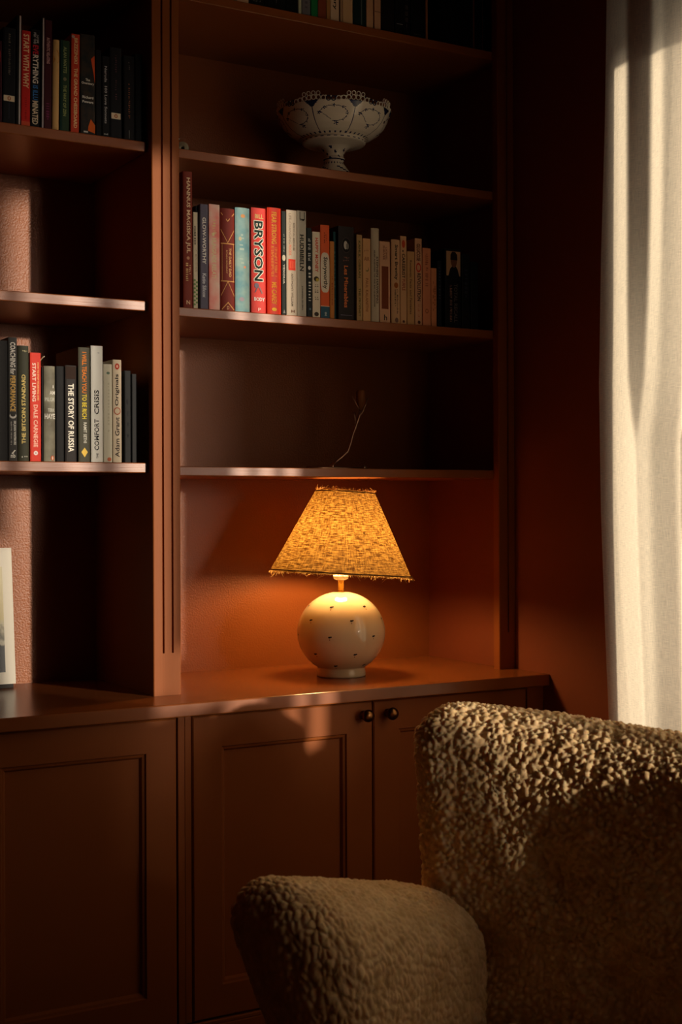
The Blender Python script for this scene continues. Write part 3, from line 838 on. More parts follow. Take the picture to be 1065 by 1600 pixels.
# inner ring carrying the shade, bound rims with frayed threads
M_thread = None
m_th, nt, pn, o = new_mat('frayed_thread')
pn.inputs['Base Color'].default_value = lin(222, 178, 104)
pn.inputs['Roughness'].default_value = .8
pn.inputs['Transmission Weight'].default_value = 0.0
M_thread = m_th
M_rim = plain('shade_binding', (96, 66, 30), .8)
def ring_pts(r, h, n=80):
    return [tilt @ Vector((r * math.cos(2 * math.pi * k / n), r * math.sin(2 * math.pi * k / n), h)) + sc0 for k in range(n + 1)]
ri = MB(LC)
ri.tube(ring_pts(RB + .0008, .003), .0014, 6)
ri.tube(ring_pts(RT_ + .0008, HS - .003), .0014, 6)
ri.build('rim_binding', M_rim, shade, True)
fr = MB(LC)
rr = random.Random(5)
def fray(r, h, sgn, n, lmin, lmax):
    for i in range(n):
        a = rr.uniform(0, 2 * math.pi)
        l = rr.uniform(lmin, lmax) * (2.6 if rr.random() < .06 else 1)
        base = Vector((r * math.cos(a), r * math.sin(a), h))
        d1 = Vector((rr.uniform(-.8, .8), rr.uniform(-.8, .8), sgn * rr.uniform(.4, 1))) * l
        d2 = d1 + Vector((rr.uniform(-1, 1), rr.uniform(-1, 1), sgn * rr.uniform(-.3, 1))) * l
        fr.tube([tilt @ p_ + sc0 for p_ in (base, base + d1 * .6, base + d2)], [.00042, .00034, .00022], 3)
fray(RB, .001, -1, 900, .0015, .0042)
fray(RT_, HS, 1, 420, .0015, .0042)
fr.build('frayed_edge', M_thread, shade)
sp = MB(LC)
top_c = sc0 + tilt @ Vector((0, 0, HS - .006))
for k in range(3):
    a = 2 * math.pi * k / 3 + .4
    sp.tube([LC + Vector((0, 0, .236)), sc0 + tilt @ Vector(((RB - .045) * math.cos(a), (RB - .045) * math.sin(a), .09))], .0012, 6)
sp.build('shade_carrier', M_brass2, lamp)
# bulb
BULB = 125.0
m_b, nt, pn, o = new_mat('lit_bulb')
pn.inputs['Emission Color'].default_value = (1.0, 0.60, 0.23, 1)
pn.inputs['Emission Strength'].default_value = BULB
bu = MB(LC)
bu.lathe([(0.0, .2325), (.010, .2325), (.014, .238), (.021, .248), (.0275, .262), (.030, .276), (.028, .289), (.021, .300), (.010, .3055), (.0, .3065)], LC, 24, cap0=False, cap1=False)
bu.build('bulb', m_b, lamp, True)

# ------------------------------------------------------------------ porcelain compote bowl
BC = Vector((1.533, 0.185, SH_R[2] + 0.0004))
bowl = thing('compote_bowl', 'blue and white porcelain footed bowl with pierced lace rim on the shelf', 'bowl', BC)
M_porc, nt, pn, o = new_mat('white_porcelain')
pn.inputs['Base Color'].default_value = lin(244, 236, 222)
pn.inputs['Roughness'].default_value = .12
M_blue = plain('cobalt_underglaze', (30, 42, 84), .15)
bva = math.atan2(-2.47 - BC.y, 0 - BC.x)
prof = [(0.050, .0), (.051, .004), (.047, .012), (.042, .022), (.036, .033), (.029, .043), (.0225, .052), (.0205, .057), (.0235, .060), (.0245, .0635), (.0215, .067),
        (.0225, .073), (.027, .081), (.036, .0885), (.056, .0935), (.0690, .0955), (.0712, .0985), (.0690, .1010), (.062, .1020)]
up = [(.070, .1045), (.086, .1105), (.1015, .1205), (.1125, .133), (.1195, .147), (.1240, .161)]
fine = []
def refine(P_, k):
    out = []
    for (r0, z0), (r1, z1) in zip(P_[:-1], P_[1:]):
        for i in range(k):
            t = i / k
            out.append((r0 + (r1 - r0) * t, z0 + (z1 - z0) * t))
    out.append(P_[-1])
    return out
allp = refine(prof, 3) + refine(up, 12)
inn = [(r - .003, z) for r, z in reversed(up)] + [(.04, .108), (.0, .106)]
nn = 360
def blue_at(a, z):
    """painted fluted-lace motif: panel ribs, sprig scrolls, blossoms, border"""
    a = (a - bva) % (2 * math.pi)
    seg = 2 * math.pi / 8
    k = (a + seg / 2) % seg - seg / 2            # -seg/2..seg/2 about a panel centre
    r = np.interp(z, [p_[1] for p_ in up], [p_[0] for p_ in up])
    x = k * r
    if z > .1035:
        half = seg / 2 * r
        if abs(abs(x) - half) < .0011:
            return True                          # rib between panels
        zr = (z - .104) / .084
        zz, z = z, .104 + (z - .1035) * 1.46
        cz = .150
        # scroll ring
        e = math.hypot(x / .030, (z - cz) / .021)
        ang = math.atan2(z - cz, x)
        if abs(e - 1) < .030 and -0.55 * math.pi < ang < .98 * math.pi:
            return True
        for bx, bz, rad in ((.0, .171, .0042), (.022, .166, .0042), (-.020, .165, .0042), (.029, .149, .0036), (.005, .1255, .0052), (-.031, .152, .0046), (.020, .1335, .0028)):
            d = math.hypot(x - bx, z - bz)
            pet = rad * (.72 + .38 * math.cos(5 * math.atan2(z - bz, x - bx)))
            if .0008 < d < pet:
                return True
        if abs((z - .148) + .9 * (x + .022)) < .0008 and -.030 < x < -.006:
            return True
        if z > .166 and abs(abs(x) - half) < (z - .166) * .75:
            return True                          # dark corner fans below the rim
        if z < .109 and (math.sin(a * 40) > .6):
            return True
        return False
    if .058 < z < .086:
        return (math.sin(a * 6 + z * 260) > .72 and math.sin(a * 9 - z * 330) > .1) or abs(z - .060) < .0006
    if .012 < z < .044:
        return (math.sin(a * 5 + z * 300) > .8) or (math.sin(a * 8) > .75 and z < .018)
    if .0485 < z < .054:
        return math.sin(a * 22) > .45
    return abs(z - .0985) < .0012 and math.sin(a * 30) > .2
verts, faces, mids = [], [], []
full = allp + inn
for r, z in full:
    for k in range(nn):
        a = 2 * math.pi * k / nn
        fl = 0.0
        if z > .115:
            fl = .0016 * abs(math.sin(a * 8 / 2 - bva * 4)) * (z - .115) / .045
        verts.append(((r + fl) * math.cos(a), (r + fl) * math.sin(a), z))
for j in range(len(full) - 1):
    zm = (full[j][1] + full[j + 1][1]) / 2
    for k in range(nn):
        k2 = (k + 1) % nn
        faces.append((j * nn + k, j * nn + k2, (j + 1) * nn + k2, (j + 1) * nn + k))
        outer_ = j < len(allp) - 1
        mids.append(1 if outer_ and blue_at(2 * math.pi * (k + .5) / nn, zm) else 0)
faces.append(tuple(range(nn - 1, -1, -1))); mids.append(0)
mesh_obj('bowl_body', verts, faces, [M_porc, M_blue], bowl, mids, True)
lace = MB()
def ring_at(c, rad, axis_a, thick, mi=0):
    ea = Vector((-math.sin(axis_a), math.cos(axis_a), 0))
    eu = Vector((0, 0, 1)) + Vector((math.cos(axis_a), math.sin(axis_a), 0)) * .25
    pts = [c + ea * rad * math.cos(2 * math.pi * i / 10) + eu * rad * math.sin(2 * math.pi * i / 10) for i in range(11)]
    lace.tube(pts, thick, 5, mi)
nl = 72
for k in range(nl):
    a = 2 * math.pi * k / nl + bva
    ph = (k % 9) / 9.0
    zt = .1625 + .0045 * math.sin(math.pi * ph) ** 2
    rr_ = .1250
    ring_at(Vector((rr_ * math.cos(a), rr_ * math.sin(a), zt)), .0048, a, .0011, 1 if k % 9 in (0, 8) else 0)
    if k % 9 in (3, 4, 5, 6):
        ring_at(Vector(((rr_ + .0015) * math.cos(a), (rr_ + .0015) * math.sin(a), zt + .0085)), .0042, a, .0010)
    lace.sphere(((rr_ + .001) * math.cos(a + math.pi / nl), (rr_ + .001) * math.sin(a + math.pi / nl), zt + .004), .0017, 1 if k % 3 == 0 else 0, 8, 6)
lace.build('lace_rim', [M_porc, M_blue], bowl, True)

# ------------------------------------------------------------------ twig ornament on the shelf above the lamp
ZT = SH_R[0] + 0.0006
OC = Vector((1.580, 0.20, ZT))
orn = thing('twig_ornament', 'dark metal twig ornament with brown bud on the shelf above the lamp', 'ornament', OC)
M_iron = plain('dark_bronze', (190, 150, 128), .3, .9)
M_bud = plain('brown_bud', (130, 74, 28), .6)
b = MB(OC)
b.tube([(1.535, .205, ZT + .010), (1.5476, .20, ZT + .0216), (1.560, .20, ZT + .030), (1.575, .20, ZT + .043), (1.5825, .20, ZT + .062), (1.589, .20, ZT + .083), (1.5985, .20, ZT + .105), (1.6045, .20, ZT + .120), (1.608, .20, ZT + .135)],
       [.0035, .003, .0026, .0028, .0024, .0026, .0026, .0030, .0024], 10)
b.tube([(1.589, .20, ZT + .083), (1.596, .199, ZT + .095), (1.5935, .198, ZT + .118), (1.590, .198, ZT + .131)], [.0014, .0016, .0014, .0022], 8)
b.tube([(1.6045, .20, ZT + .120), (1.615, .199, ZT + .135), (1.619, .199, ZT + .150)], [.0018, .0022, .001], 8)
b.build('stem', M_iron, orn, True)
f_ = MB(OC)
f_.tube([(1.47, .20, ZT + .0055), (1.52, .202, ZT + .0045), (1.57, .20, ZT + .0042), (1.62, .20, ZT + .0045)], [.0022, .0042, .0042, .003], 8)
f_.sphere((1.617, .20, ZT + .006), .006, 0, 10, 8)
f_.sphere((1.537, .205, ZT + .008), .007, 0, 10, 8)
f_.build('foot', M_iron, orn, True)
bd = MB(OC)
bd.lathe([(0, .0), (.004, .002), (.0085, .010), (.0102, .022), (.0105, .034), (.0098, .041), (.0075, .0435), (0, .044)], (1.609, .20, ZT + .138), 20, cap0=False, cap1=False)
bd.build('bud', M_bud, orn, True)
for (a_, b_) in (((1.6075, .197, ZT + .133), (1.5845, .196, ZT + .167)), ((1.6115, .197, ZT + .133), (1.6265, .196, ZT + .164))):
    q = MB(OC)
    a_, b_ = Vector(a_), Vector(b_)
    q.tube([a_, a_.lerp(b_, .5) + Vector((0, 0, -.002)), b_], [.0013, .0012, .0008], 6)
    q.build('prong', M_iron, orn, True)

# ------------------------------------------------------------------ small round trinket by the upright on the bowl's shelf
TC = Vector((1.1215, .085, SH_R[2] + 0.0004))
tr_ = thing('round_trinket', 'small pale round trinket with dark centre hole beside the fluted upright', 'trinket', TC)
q = MB(TC)
rot = Matrix.Rotation(R(90), 3, 'X') 
rz = Matrix.Rotation(R(-28), 3, 'Z')
mm = rz @ rot
cc = TC + Vector((0.003, 0, .0135))
q.lathe([(.0028, .0), (.0042, .0022), (.0068, .0026), (.0085, .0012), (.0115, .0016), (.0132, .0), (.0132, -.006), (.0028, -.006)], cc, 28, mat=mm, cap0=False, cap1=False)
q.lathe([(.0028, -.004), (.0, -.004)], cc, 28, mi=1, mat=mm, cap0=False, cap1=False)
q.build('disc', [plain('bone_white', (150, 138, 112), .5), M_dark], tr_, True)
q = MB(TC)
q.lathe([(.0, .001), (.008, .0), (.009, .01), (.008, .03), (.0045, .045), (.004, .062), (.0, .063)], TC + Vector((-.004, .022, 0)), 20, cap0=False, cap1=False)
q.build('stand', plain('black_lacquer', (20, 18, 16), .3), tr_, True)
q = MB(TC)
q.sphere(TC + Vector((-.0075, -.004, .0295)), .003, 0, 10, 8)
q.build('bead', plain('silver', (200, 196, 190), .25, 1.0), tr_, True)

# ------------------------------------------------------------------ leaning print on the worktop
PC = Vector((.72, .29, .8006))
pic = thing('framed_print', 'white-bordered landscape print leaning against the back panel of the left bay', 'picture', PC)
ln = math.atan2(.030, .285)
q = MB()
def pbox(x0, x1, y0, y1, z0, z1, mi=0):
    q.box((x0, y0, z0), (x1, y1, z1), mi)
pbox(-.125, .1195, .003, .0075, .000, .283)
bk = q.build('backing', plain('dark_board', (40, 34, 30), .7), pic)
q = MB(); pbox(-.12, .1235, -.001, .003, .008, .2845); mt = q.build('mount', plain('white_card', (222, 214, 198), .7), pic)
m_pr, nt, pn, o = new_mat('landscape_print')
N, L = nt.nodes, nt.links
tcn = N.new('ShaderNodeTexCoord'); sx = N.new('ShaderNodeSeparateXYZ')
L.new(tcn.outputs['Object'], sx.inputs[0])
nz = N.new('ShaderNodeTexNoise'); nz.inputs['Scale'].default_value = 55; nz.inputs['Detail'].default_value = 5
L.new(tcn.outputs['Object'], nz.inputs['Vector'])
ad = N.new('ShaderNodeMath'); ad.operation = 'MULTIPLY_ADD'; ad.inputs[1].default_value = .05
L.new(nz.outputs['Fac'], ad.inputs[0]); L.new(sx.outputs['Z'], ad.inputs[2])
mr = N.new('ShaderNodeMapRange'); mr.inputs['From Min'].default_value = .03; mr.inputs['From Max'].default_value = .27
L.new(ad.outputs[0], mr.inputs['Value'])
rp = N.new('ShaderNodeValToRGB')
els = [(0.0, (24, 26, 30)), (.34, (26, 26, 28)), (.38, (176, 168, 146)), (.44, (96, 92, 78)), (.50, (186, 176, 146)), (.58, (196, 180, 130)), (1.0, (206, 196, 160))]
while len(rp.color_ramp.elements) < len(els):
    rp.color_ramp.elements.new(.5)
for e_, (p_, c_) in zip(rp.color_ramp.elements, els):
    e_.position = p_; e_.color = lin(*c_)
L.new(mr.outputs['Result'], rp.inputs['Fac']); L.new(rp.outputs['Color'], pn.inputs['Base Color'])
pn.inputs['Roughness'].default_value = .5
q = MB(); pbox(-.10, .1030, -.0016, -.0009, .032, .246); q.build('image', m_pr, mt)
pic.rotation_euler = (-ln, 0, 0)

# ------------------------------------------------------------------ curtain
def fbm_grid(Y, Z):
    return (np.sin(Y * 61 + Z * 3.1) + np.sin(Y * 37 - Z * 5.3 + 1.2)) * .5
cy0, cy1 = -0.30, -0.98
nyc, nzc = 520, 170
s = np.linspace(0, 1, nyc)
zc_ = np.linspace(0.02, 2.42, nzc)
edge = np.interp(zc_, [0.0, .72, .90, 1.15, 1.41, 1.66, 1.92, 2.17, 2.42], [-.360, -.358, -.3478, -.3356, -.3312, -.3385, -.3513, -.3584, -.360])
Yg = edge[:, None] + (cy1 - edge[:, None]) * s[None, :]
d = edge[:, None] - Yg                              # metres along the wall from the leading edge
def sst(a, b_, x):
    t = np.clip((x - a) / (b_ - a), 0, 1)
    return t * t * (3 - 2 * t)
top = sst(1.15, 1.75, zc_)[:, None]                 # folds are deep near the heading and relax lower down
slope = np.zeros_like(d)
def bnd(zs_, ys_):
    o_ = np.argsort(zs_)
    return np.interp(zc_, np.array(zs_)[o_], np.array(ys_)[o_])[:, None]
def zoneY(ya, yb, soft=.008):                        # between Y = ya and the farther-out Y = yb (ya > yb)
    return sst(-ya - soft, -ya + soft, -Yg) * (1 - sst(-yb - soft, -yb + soft, -Yg))
L1 = bnd([2.4, 1.75, 1.53, 1.28, 1.03, .73, 0], [-.414, -.405, -.392, -.392, -.405, -.440, -.45])
L2 = bnd([2.4, 2.0, 1.56, 1.41, 1.34, 1.28, .9, .73, 0], [-.440, -.440, -.443, -.450, -.468, -.490, -.500, -.508, -.51])
L3 = bnd([2.4, 1.41, 1.25, 0], [-.490, -.490, -.4905, -.512])
far = -5.0 + 0 * L1
near = 1.0 + 0 * L1
slope += .20 * zoneY(near, L1, .006)
slope += (.36 - .06 * top) * zoneY(L1, L2, .007)
slope += (-.12 - .26 * top) * zoneY(L2, L3, .008)
slope += (.10 + .20 * top) * zoneY(L3, L3 - .042, .010)
slope += -.20 * zoneY(L3 - .042, L3 - .11, .02)
ph = (d - .23) / .115
slope += (-.08 + 0.75 * np.sin(2 * math.pi * ph + .4 * np.sin(zc_ * 2.0)[:, None])) * zoneY(L3 - .11, far, .02)
slope += .05 * fbm_grid(Yg, zc_[:, None] * np.ones_like(Yg))
dy = np.gradient(d, axis=1)
Xg = np.cumsum(-slope * dy, axis=1)                 # slope = dX/dY and Y falls as d grows
Xg -= Xg[:, :1]
Xg = 1.848 + Xg
t_ = np.clip((d - .2) / .35, 0, 1)
Xg = Xg - t_ * (Xg[:, -1:] - 1.838)
Xg = np.clip(Xg, 1.755, 1.896)
arc = np.cumsum(np.sqrt(np.gradient(Xg, axis=1) ** 2 + dy ** 2), axis=1)
V = np.stack([Xg, Yg, np.repeat(zc_[:, None], nyc, 1)], -1).reshape(-1, 3)
idx = np.arange(nzc * nyc).reshape(nzc, nyc)
F = np.stack([idx[:-1, :-1], idx[1:, :-1], idx[1:, 1:], idx[:-1, 1:]], -1).reshape(-1, 4)
me = bpy.data.meshes.new('curtain')
me.from_pydata(V.tolist(), [], F.tolist())
uvv = np.stack([arc, np.repeat(zc_[:, None], nyc, 1)], -1).reshape(-1, 2)
ul = me.uv_layers.new(name='UVMap')
ul.data.foreach_set('uv', uvv[F.reshape(-1)].reshape(-1))
me.polygons.foreach_set('use_smooth', [True] * len(me.polygons))
m_cu, nt, pn, o = new_mat('linen_curtain')
N, L = nt.nodes, nt.links
def linen(N, L, nt, base_t, base_d, fac):
    uv = N.new('ShaderNodeUVMap')
    def th(su, sv, seed):
        mp = N.new('ShaderNodeMapping'); mp.inputs['Scale'].default_value = (su, sv, 1); mp.inputs['Location'].default_value = (seed, seed, 0)
        L.new(uv.outputs['UV'], mp.inputs['Vector'])
        nz = N.new('ShaderNodeTexNoise'); nz.inputs['Scale'].default_value = 1; nz.inputs['Detail'].default_value = 3
        L.new(mp.outputs['Vector'], nz.inputs['Vector'])
        return nz
    h_ = th(60, 900, 1.0); v_ = th(900, 40, 5.0)
    a_ = N.new('ShaderNodeMath'); a_.operation = 'ADD'
    L.new(h_.outputs['Fac'], a_.inputs[0]); L.new(v_.outputs['Fac'], a_.inputs[1])
    mr = N.new('ShaderNodeMapRange'); mr.inputs['From Min'].default_value = .65; mr.inputs['From Max'].default_value = 1.35
    mr.inputs['To Min'].default_value = .72; mr.inputs['To Max'].default_value = 1.12
    L.new(a_.outputs[0], mr.inputs['Value'])
    def tinted(c):
        mx = N.new('ShaderNodeMix'); mx.data_type = 'RGBA'; mx.blend_type = 'MULTIPLY'; mx.inputs['Factor'].default_value = 1
        mx.inputs['A'].default_value = (*c, 1)
        L.new(mr.outputs['Result'], mx.inputs['B'])
        return mx
    t_ = N.new('ShaderNodeBsdfTranslucent'); d_ = N.new('ShaderNodeBsdfDiffuse')
    L.new(tinted(base_t).outputs['Result'], t_.inputs['Color']); L.new(tinted(base_d).outputs['Result'], d_.inputs['Color'])
    bp = N.new('ShaderNodeBump'); bp.inputs['Distance'].default_value = .0004; bp.inputs['Strength'].default_value = .5
    L.new(a_.outputs[0], bp.inputs['Height']); L.new(bp.outputs['Normal'], d_.inputs['Normal'])
    ms = N.new('ShaderNodeMixShader'); ms.inputs['Fac'].default_value = fac
    L.new(d_.outputs[0], ms.inputs[1]); L.new(t_.outputs[0], ms.inputs[2])
    return ms
nt.nodes.remove(pn)
ms = linen(N, L, nt, (.94, .82, .62), (.62, .50, .36), .86)
L.new(ms.outputs[0], o.inputs['Surface'])
me.materials.append(m_cu)
cur = link(bpy.data.objects.new('curtain', me))
tag(cur, 'sunlit off-white linen curtain hanging beside the right wall', 'curtain')

# unseen linen screen added over the rest of the window, gaps shape the sunlight
m_cu2, nt, pn, o = new_mat('sun_mask_linen')
nt.nodes.remove(pn)
ms = linen(nt.nodes, nt.links, nt, (.62, .44, .25), (.42, .32, .22), .4)
nt.links.new(ms.outputs[0], o.inputs['Surface'])
# gaps placed to steer the sun strips: (from y, to y, lowest open z, highest open z)
OPEN = [(-1.114, -1.190, .97, 2.42), (-1.237, -1.325, .800, 2.42), (-1.391, -1.467, .79, 2.42), (-1.640, -1.812, .02, 1.06),
        (-1.830, -2.010, .97, 2.42), (-2.047, -2.130, .97, 1.33), (-2.170, -2.330, 1.40, 2.42), (-2.385, -2.470, 1.40, 2.42), (-2.60, -2.90, 1.40, 2.42)]
pl = MB()
def cloth(ya, yb, za, zb):
    if ya - yb < .004 or zb - za < .004:
        return
    n = max(4, int((ya - yb) / .008))
    vs, fs = [], []
    for k in range(n + 1):
        y_ = ya + (yb - ya) * k / n
        x_ = 1.845 + .005 * math.sin((y_ + .98) * 2 * math.pi / .085)
        vs += [(x_, y_, za), (x_, y_, zb)]
    for k in range(n):
        fs.append((2 * k, 2 * k + 1, 2 * k + 3, 2 * k + 2))
    pl.add(vs, fs)
yc = -.975
for a_, b_, za, zb in OPEN:
    cloth(yc, a_, .02, 2.42)
    cloth(a_, b_, .02, za)
    cloth(a_, b_, zb, 2.42)
    yc = b_
cloth(yc, -3.36, .02, 2.42)
pm = pl.build('sun_mask_cloth', m_cu2, None, True)
uvl = pm.data.uv_layers.new(name='UVMap')
for lp_ in pm.data.loops:
    co = pm.data.vertices[lp_.vertex_index].co
    uvl.data[lp_.index].uv = (co.y, co.z)
tag(pm, 'added unseen linen screen whose gaps shape the sunlight through the window', 'curtain')

# ------------------------------------------------------------------ sheepskin armchair
def vor(P, cell, seed):
    """F1, F2 distances of a jittered grid, in cell units"""
    Q = P / cell
    base = np.floor(Q).astype(np.int64)
    f1 = np.full(len(Q), 9.0); f2 = np.full(len(Q), 9.0)
    for dx in (-1, 0, 1):
        for dy_ in (-1, 0, 1):
            for dz in (-1, 0, 1):
                c = base + np.array([dx, dy_, dz])
                h = (c[:, 0] * 73856093) ^ (c[:, 1] * 19349663) ^ (c[:, 2] * 83492791) ^ (seed * 2654435761)
                h &= 0x7fffffff
                def rnd(h, k):
                    h = (h * 1103515245 + 12345 * (k + 1)) & 0x7fffffff
                    h = ((h >> 7) ^ h) * 48271 & 0x7fffffff
                    return (h % 100003) / 100003.0
                pt = c + np.stack([rnd(h, 1), rnd(h, 2), rnd(h, 3)], -1)
                dd = np.sqrt(((Q - pt) ** 2).sum(1))
                lt = dd < f1
                f2 = np.where(lt, f1, np.minimum(f2, dd))
                f1 = np.where(lt, dd, f1)
    return f1, f2


def rbox(hs, rad, step):
    """rounded box as one welded quad mesh; hs half sizes"""
    hs = np.array(hs)
    n = np.maximum(2, np.round(2 * hs / step)).astype(int)
    Vs, Fs, off = [], [], 0
    for ax in range(3):
        a, b_ = (ax + 1) % 3, (ax + 2) % 3
        for sg in (-1, 1):
            A, B = np.meshgrid(np.linspace(-1, 1, n[a] + 1), np.linspace(-1, 1, n[b_] + 1), indexing='ij')
            P = np.zeros(A.shape + (3,))
            P[..., ax] = sg * hs[ax]; P[..., a] = A * hs[a]; P[..., b_] = B * hs[b_]
            idx = off + np.arange(A.size).reshape(A.shape)
            f = np.stack([idx[:-1, :-1], idx[1:, :-1], idx[1:, 1:], idx[:-1, 1:]], -1).reshape(-1, 4)
            if sg < 0:
                f = f[:, ::-1]
            Vs.append(P.reshape(-1, 3)); Fs.append(f); off += A.size
    V = np.concatenate(Vs); F = np.concatenate(Fs)
    key = np.round(V * 20000).astype(np.int64)
    _, first, inv = np.unique(key, axis=0, return_index=True, return_inverse=True)
    V = V[first]; F = inv.reshape(-1)[F]
    inner = np.clip(V, -(hs - rad), hs - rad)
    dlt = V - inner
    ln = np.linalg.norm(dlt, axis=1, keepdims=True)
    V = np.where(ln > 1e-9, inner + dlt / np.maximum(ln, 1e-9) * rad * np.minimum(1, ln / rad * 10), V)
    return V, F


def vnormals(V, F):
    n = np.cross(V[F[:, 2]] - V[F[:, 0]], V[F[:, 3]] - V[F[:, 1]])
    N_ = np.zeros_like(V)
    for k in range(4):
        np.add.at(N_, F[:, k], n)
    return N_ / np.maximum(np.linalg.norm(N_, axis=1, keepdims=True), 1e-12)


def fleece(V, F, cell, amp, seed, stretch=(1, 1, 1)):
    Nn = vnormals(V, F)
    P = V / np.array(stretch)
    warp = np.stack([np.sin(P[:, 1] * 140 + 3 * np.sin(P[:, 2] * 60)), np.sin(P[:, 2] * 150 + 2), np.sin(P[:, 0] * 130 + 3 * np.sin(P[:, 1] * 70))], -1) * cell * .22
    f1, f2 = vor(P + warp, cell, seed)
    g = np.clip((f2 - f1) * 2.3, 0, 1)
    nub = np.sqrt(g) * .75 + (1 - np.clip(f1, 0, 1) ** 2) * .25
    big = vor(P, cell * 3.3, seed + 5)
    f3, f4 = vor(P + warp * .5, cell * .42, seed + 9)
    d_ = amp * (nub - .6) + amp * .55 * ((1 - big[0]) - .3) + amp * .22 * (np.clip(f4 - f3, 0, 1) - .4)
    return V + Nn * d_[:, None]


m_fl, nt, pn, o = new_mat('sheepskin')
N, L = nt.nodes, nt.links
tcn = N.new('ShaderNodeTexCoord')
nz = N.new('ShaderNodeTexNoise'); nz.inputs['Scale'].default_value = 34; nz.inputs['Detail'].default_value = 5
L.new(tcn.outputs['Object'], nz.inputs['Vector'])
rp = N.new('ShaderNodeValToRGB')
rp.color_ramp.elements[0].position = .3; rp.color_ramp.elements[1].position = .7
rp.color_ramp.elements[0].color = (.62, .40, .19, 1); rp.color_ramp.elements[1].color = (.88, .62, .34, 1)
L.new(nz.outputs['Fac'], rp.inputs['Fac']); L.new(rp.outputs['Color'], pn.inputs['Base Color'])
pn.inputs['Roughness'].default_value = .9
pn.inputs['Specular IOR Level'].default_value = .15
pn.inputs['Sheen Weight'].default_value = .3
pn.inputs['Subsurface Weight'].default_value = .45
pn.inputs['Subsurface Radius'].default_value = (1.0, .6, .3)
pn.inputs['Subsurface Scale'].default_value = .008
pn.inputs['Sheen Roughness'].default_value = .4
pn.inputs['Sheen Tint'].default_value = (.9, .75, .55, 1)
n2 = N.new('ShaderNodeTexNoise'); n2.inputs['Scale'].default_value = 900; n2.inputs['Detail'].default_value = 3
L.new(tcn.outputs['Object'], n2.inputs['Vector'])
bp = N.new('ShaderNodeBump'); bp.inputs['Distance'].default_value = .0012; bp.inputs['Strength'].default_value = .6
L.new(n2.outputs['Fac'], bp.inputs['Height']); L.new(bp.outputs['Normal'], pn.inputs['Normal'])

CHO = Vector((1.215, -.958, 0.0))
Fd = Vector((-.90, -.4359, 0)); Ld = Vector((.4359, -.90, 0))
ch = thing('armchair', 'curly beige sheepskin armchair in front of the bookcase', 'armchair', CHO)
cm = Matrix(((Fd.x, Ld.x, 0, CHO.x), (Fd.y, Ld.y, 0, CHO.y), (0, 0, 1, CHO.z), (0, 0, 0, 1)))   # (u forward, w towards the viewer's side, z)
ch.matrix_world = cm
def cpart(name, V, F, mat):
    Fl = F[:, ::-1] if cm.to_3x3().determinant() < 0 else F
    me = bpy.data.meshes.new(name)
    me.from_pydata(V.tolist(), [], F.tolist())
    me.materials.append(mat)
    me.polygons.foreach_set('use_smooth', [True] * len(me.polygons))
    return link(bpy.data.objects.new(name, me), ch)

# back: soft slab with rounded top corners, leaning, slightly dished, its sides curling forward
hu, hw, hz = .076, .390, .30
V, F = rbox((hu, hw, hz), .074, .0030)
z01 = (V[:, 2] + hz) / (2 * hz)
wn = V[:, 1] / hw
cor = np.clip((np.abs(V[:, 1]) - (hw - .11)) / .11, 0, 1)
V[:, 2] -= .010 * cor ** 2 * np.clip((z01 - .5) * 2, 0, 1)                    # round the top corners more
V[:, 1] *= .885 + .12 * z01 ** 1.5                                          # a touch wider at the head
V[:, 0] += .070 * np.abs(wn) ** 2.1                                            # sides come forward
front = np.clip(V[:, 0] / hu, 0, 1)
V[:, 0] += front * .012 * np.cos(wn * 3.0) * np.sin(z01 * math.pi)           # plump front
for bw, bz in ((-.12, .60), (.12, .60), (0.0, .36), (-.24, .36), (.24, .36)):   # button dimples
    dd2 = ((V[:, 1] - bw) ** 2 + ((z01 - bz) * .6) ** 2)
    V[:, 0] -= front * .022 * np.exp(-dd2 / .0022)
V[:, 0] -= .05 * (z01 - .35)                                                # lean backwards
V[:, 0] += -.325; V[:, 2] += .535
V[:, 0] -= .012
V[:, 2] -= .075 * (V[:, 1] + .39) * z01
V = fleece(V, F, .0118, .0085, 3)
cpart('backrest', V, F, m_fl)

def arm(side, step, seed):
    au, aw, az = .255, .105, .200
    V, F = rbox((au, aw, az), .098, step)
    z01 = (V[:, 2] + az) / (2 * az)
    u01 = (V[:, 0] + au) / (2 * au)
    V[:, 1] *= .66 + .40 * sm(z01)                                           # fat roll on top, slimmer below
    V[:, 1] += side * (.055 * z01 ** 1.4)                                     # flares outwards
    V[:, 2] += (.135 * (u01 - .5)) * z01                                     # rises towards the front
    V[:, 0] += .13 * (z01 - .8) * u01
    V[:, 0] -= .030; V[:, 2] += .390
    V[:, 1] += side * (.285 if side < 0 else .345)
    V = fleece(V, F, .0115, .0062, seed, (1, 1, 1.4))
    return V, F
def sm(t):
    return t * t * (3 - 2 * t)
V, F = arm(-1, .0028, 11); cpart('armrest', V, F, m_fl)
V, F = arm(1, .007, 17); cpart('armrest', V, F, m_fl)
V, F = rbox((.25, .22, .085), .07, .007)
V[:, 0] += .0; V[:, 2] += .255
V[:, 2] += .02 * np.cos(V[:, 1] * 5) * (V[:, 2] > .255)
V = fleece(V, F, .0115, .006, 23); cpart('seat', V, F, m_fl)
M_leg = plain('dark_beech', (70, 42, 26), .4)
for u_, w_ in ((.14, -.27), (.14, .27), (-.26, -.27), (-.26, .27)):
    q = MB()
    q.lathe([(.014, 0), (.016, .005), (.024, .19), (.0, .19)], (u_, w_, 0), 20, cap1=False)
    q.build('leg', M_leg, ch, True)

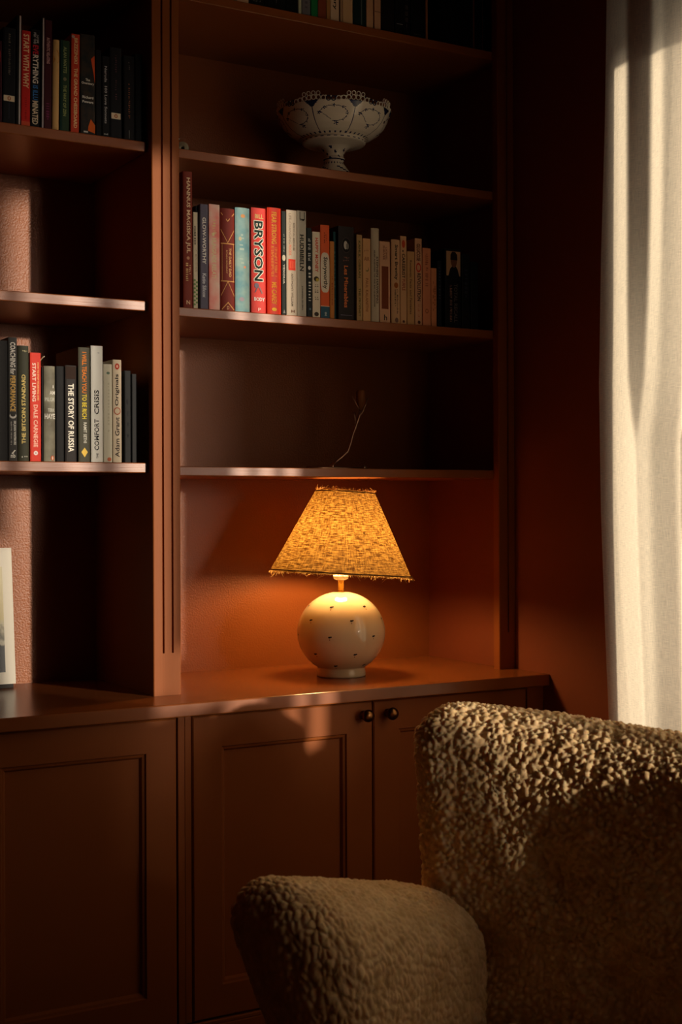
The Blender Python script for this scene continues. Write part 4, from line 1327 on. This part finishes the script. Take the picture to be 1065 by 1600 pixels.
# ------------------------------------------------------------------ light
def sun(name, energy, angle, color, az=22.8, el=5.0):
    d_ = bpy.data.lights.new(name, 'SUN')
    d_.energy = energy; d_.angle = R(angle); d_.color = color
    o_ = bpy.data.objects.new(name, d_); col.objects.link(o_)
    v = Vector((-math.sin(R(az)) * math.cos(R(el)), math.cos(R(az)) * math.cos(R(el)), -math.sin(R(el))))
    o_.rotation_euler = v.to_track_quat('-Z', 'Y').to_euler()
    return o_
sun('low_sun', 3.7, 1.3, (1.0, .86, .68))
sun('sun_haze', 1.7, 12.0, (1.0, .88, .74), el=5.0)

wd = bpy.data.worlds.new('sky'); scene.world = wd
wd.use_nodes = True
bg = wd.node_tree.nodes['Background']
bg.inputs['Color'].default_value = (1.0, .90, .76, 1)
bg.inputs['Strength'].default_value = 1.0
pd = bpy.data.lights.new('window_portal', 'AREA'); pd.shape = 'RECTANGLE'
pd.size = WZ1 - WZ0; pd.size_y = WY1 - WY0
pd.cycles.is_portal = True
po = bpy.data.objects.new('window_portal', pd); col.objects.link(po)
po.location = (XW + .095, (WY0 + WY1) / 2, (WZ0 + WZ1) / 2)
po.rotation_euler = (0, R(90), 0)

# ------------------------------------------------------------------ camera
cd = bpy.data.cameras.new('camera')
cd.sensor_fit = 'VERTICAL'; cd.sensor_height = 36.0; cd.sensor_width = 24.0
cd.lens = 2160.0 / 1600.0 * 36.0
cd.shift_y = -8.0 / 1600.0
cd.clip_start = .05
cd.dof.use_dof = True
cd.dof.focus_distance = 2.85
cd.dof.aperture_fstop = 6.3
cam = bpy.data.objects.new('camera', cd); col.objects.link(cam)
th = math.atan((532.5 + 727) / 2160.0)
Mx = Matrix.Rotation(-th, 4, 'Z') @ Matrix.Rotation(R(90), 4, 'X') @ Matrix.Rotation(R(-.21), 4, 'Z')
cam.matrix_world = Matrix.Translation((0, -2.47, 1.165)) @ Mx
scene.camera = cam

scene.view_settings.view_transform = 'Standard'
scene.view_settings.look = 'None'
scene.view_settings.exposure = 0.0
scene.view_settings.gamma = 1.0
scene.view_settings.use_curve_mapping = False
scene.cycles.use_denoising = True
scene.cycles.max_bounces = 10
scene.cycles.sample_clamp_indirect = 6.0
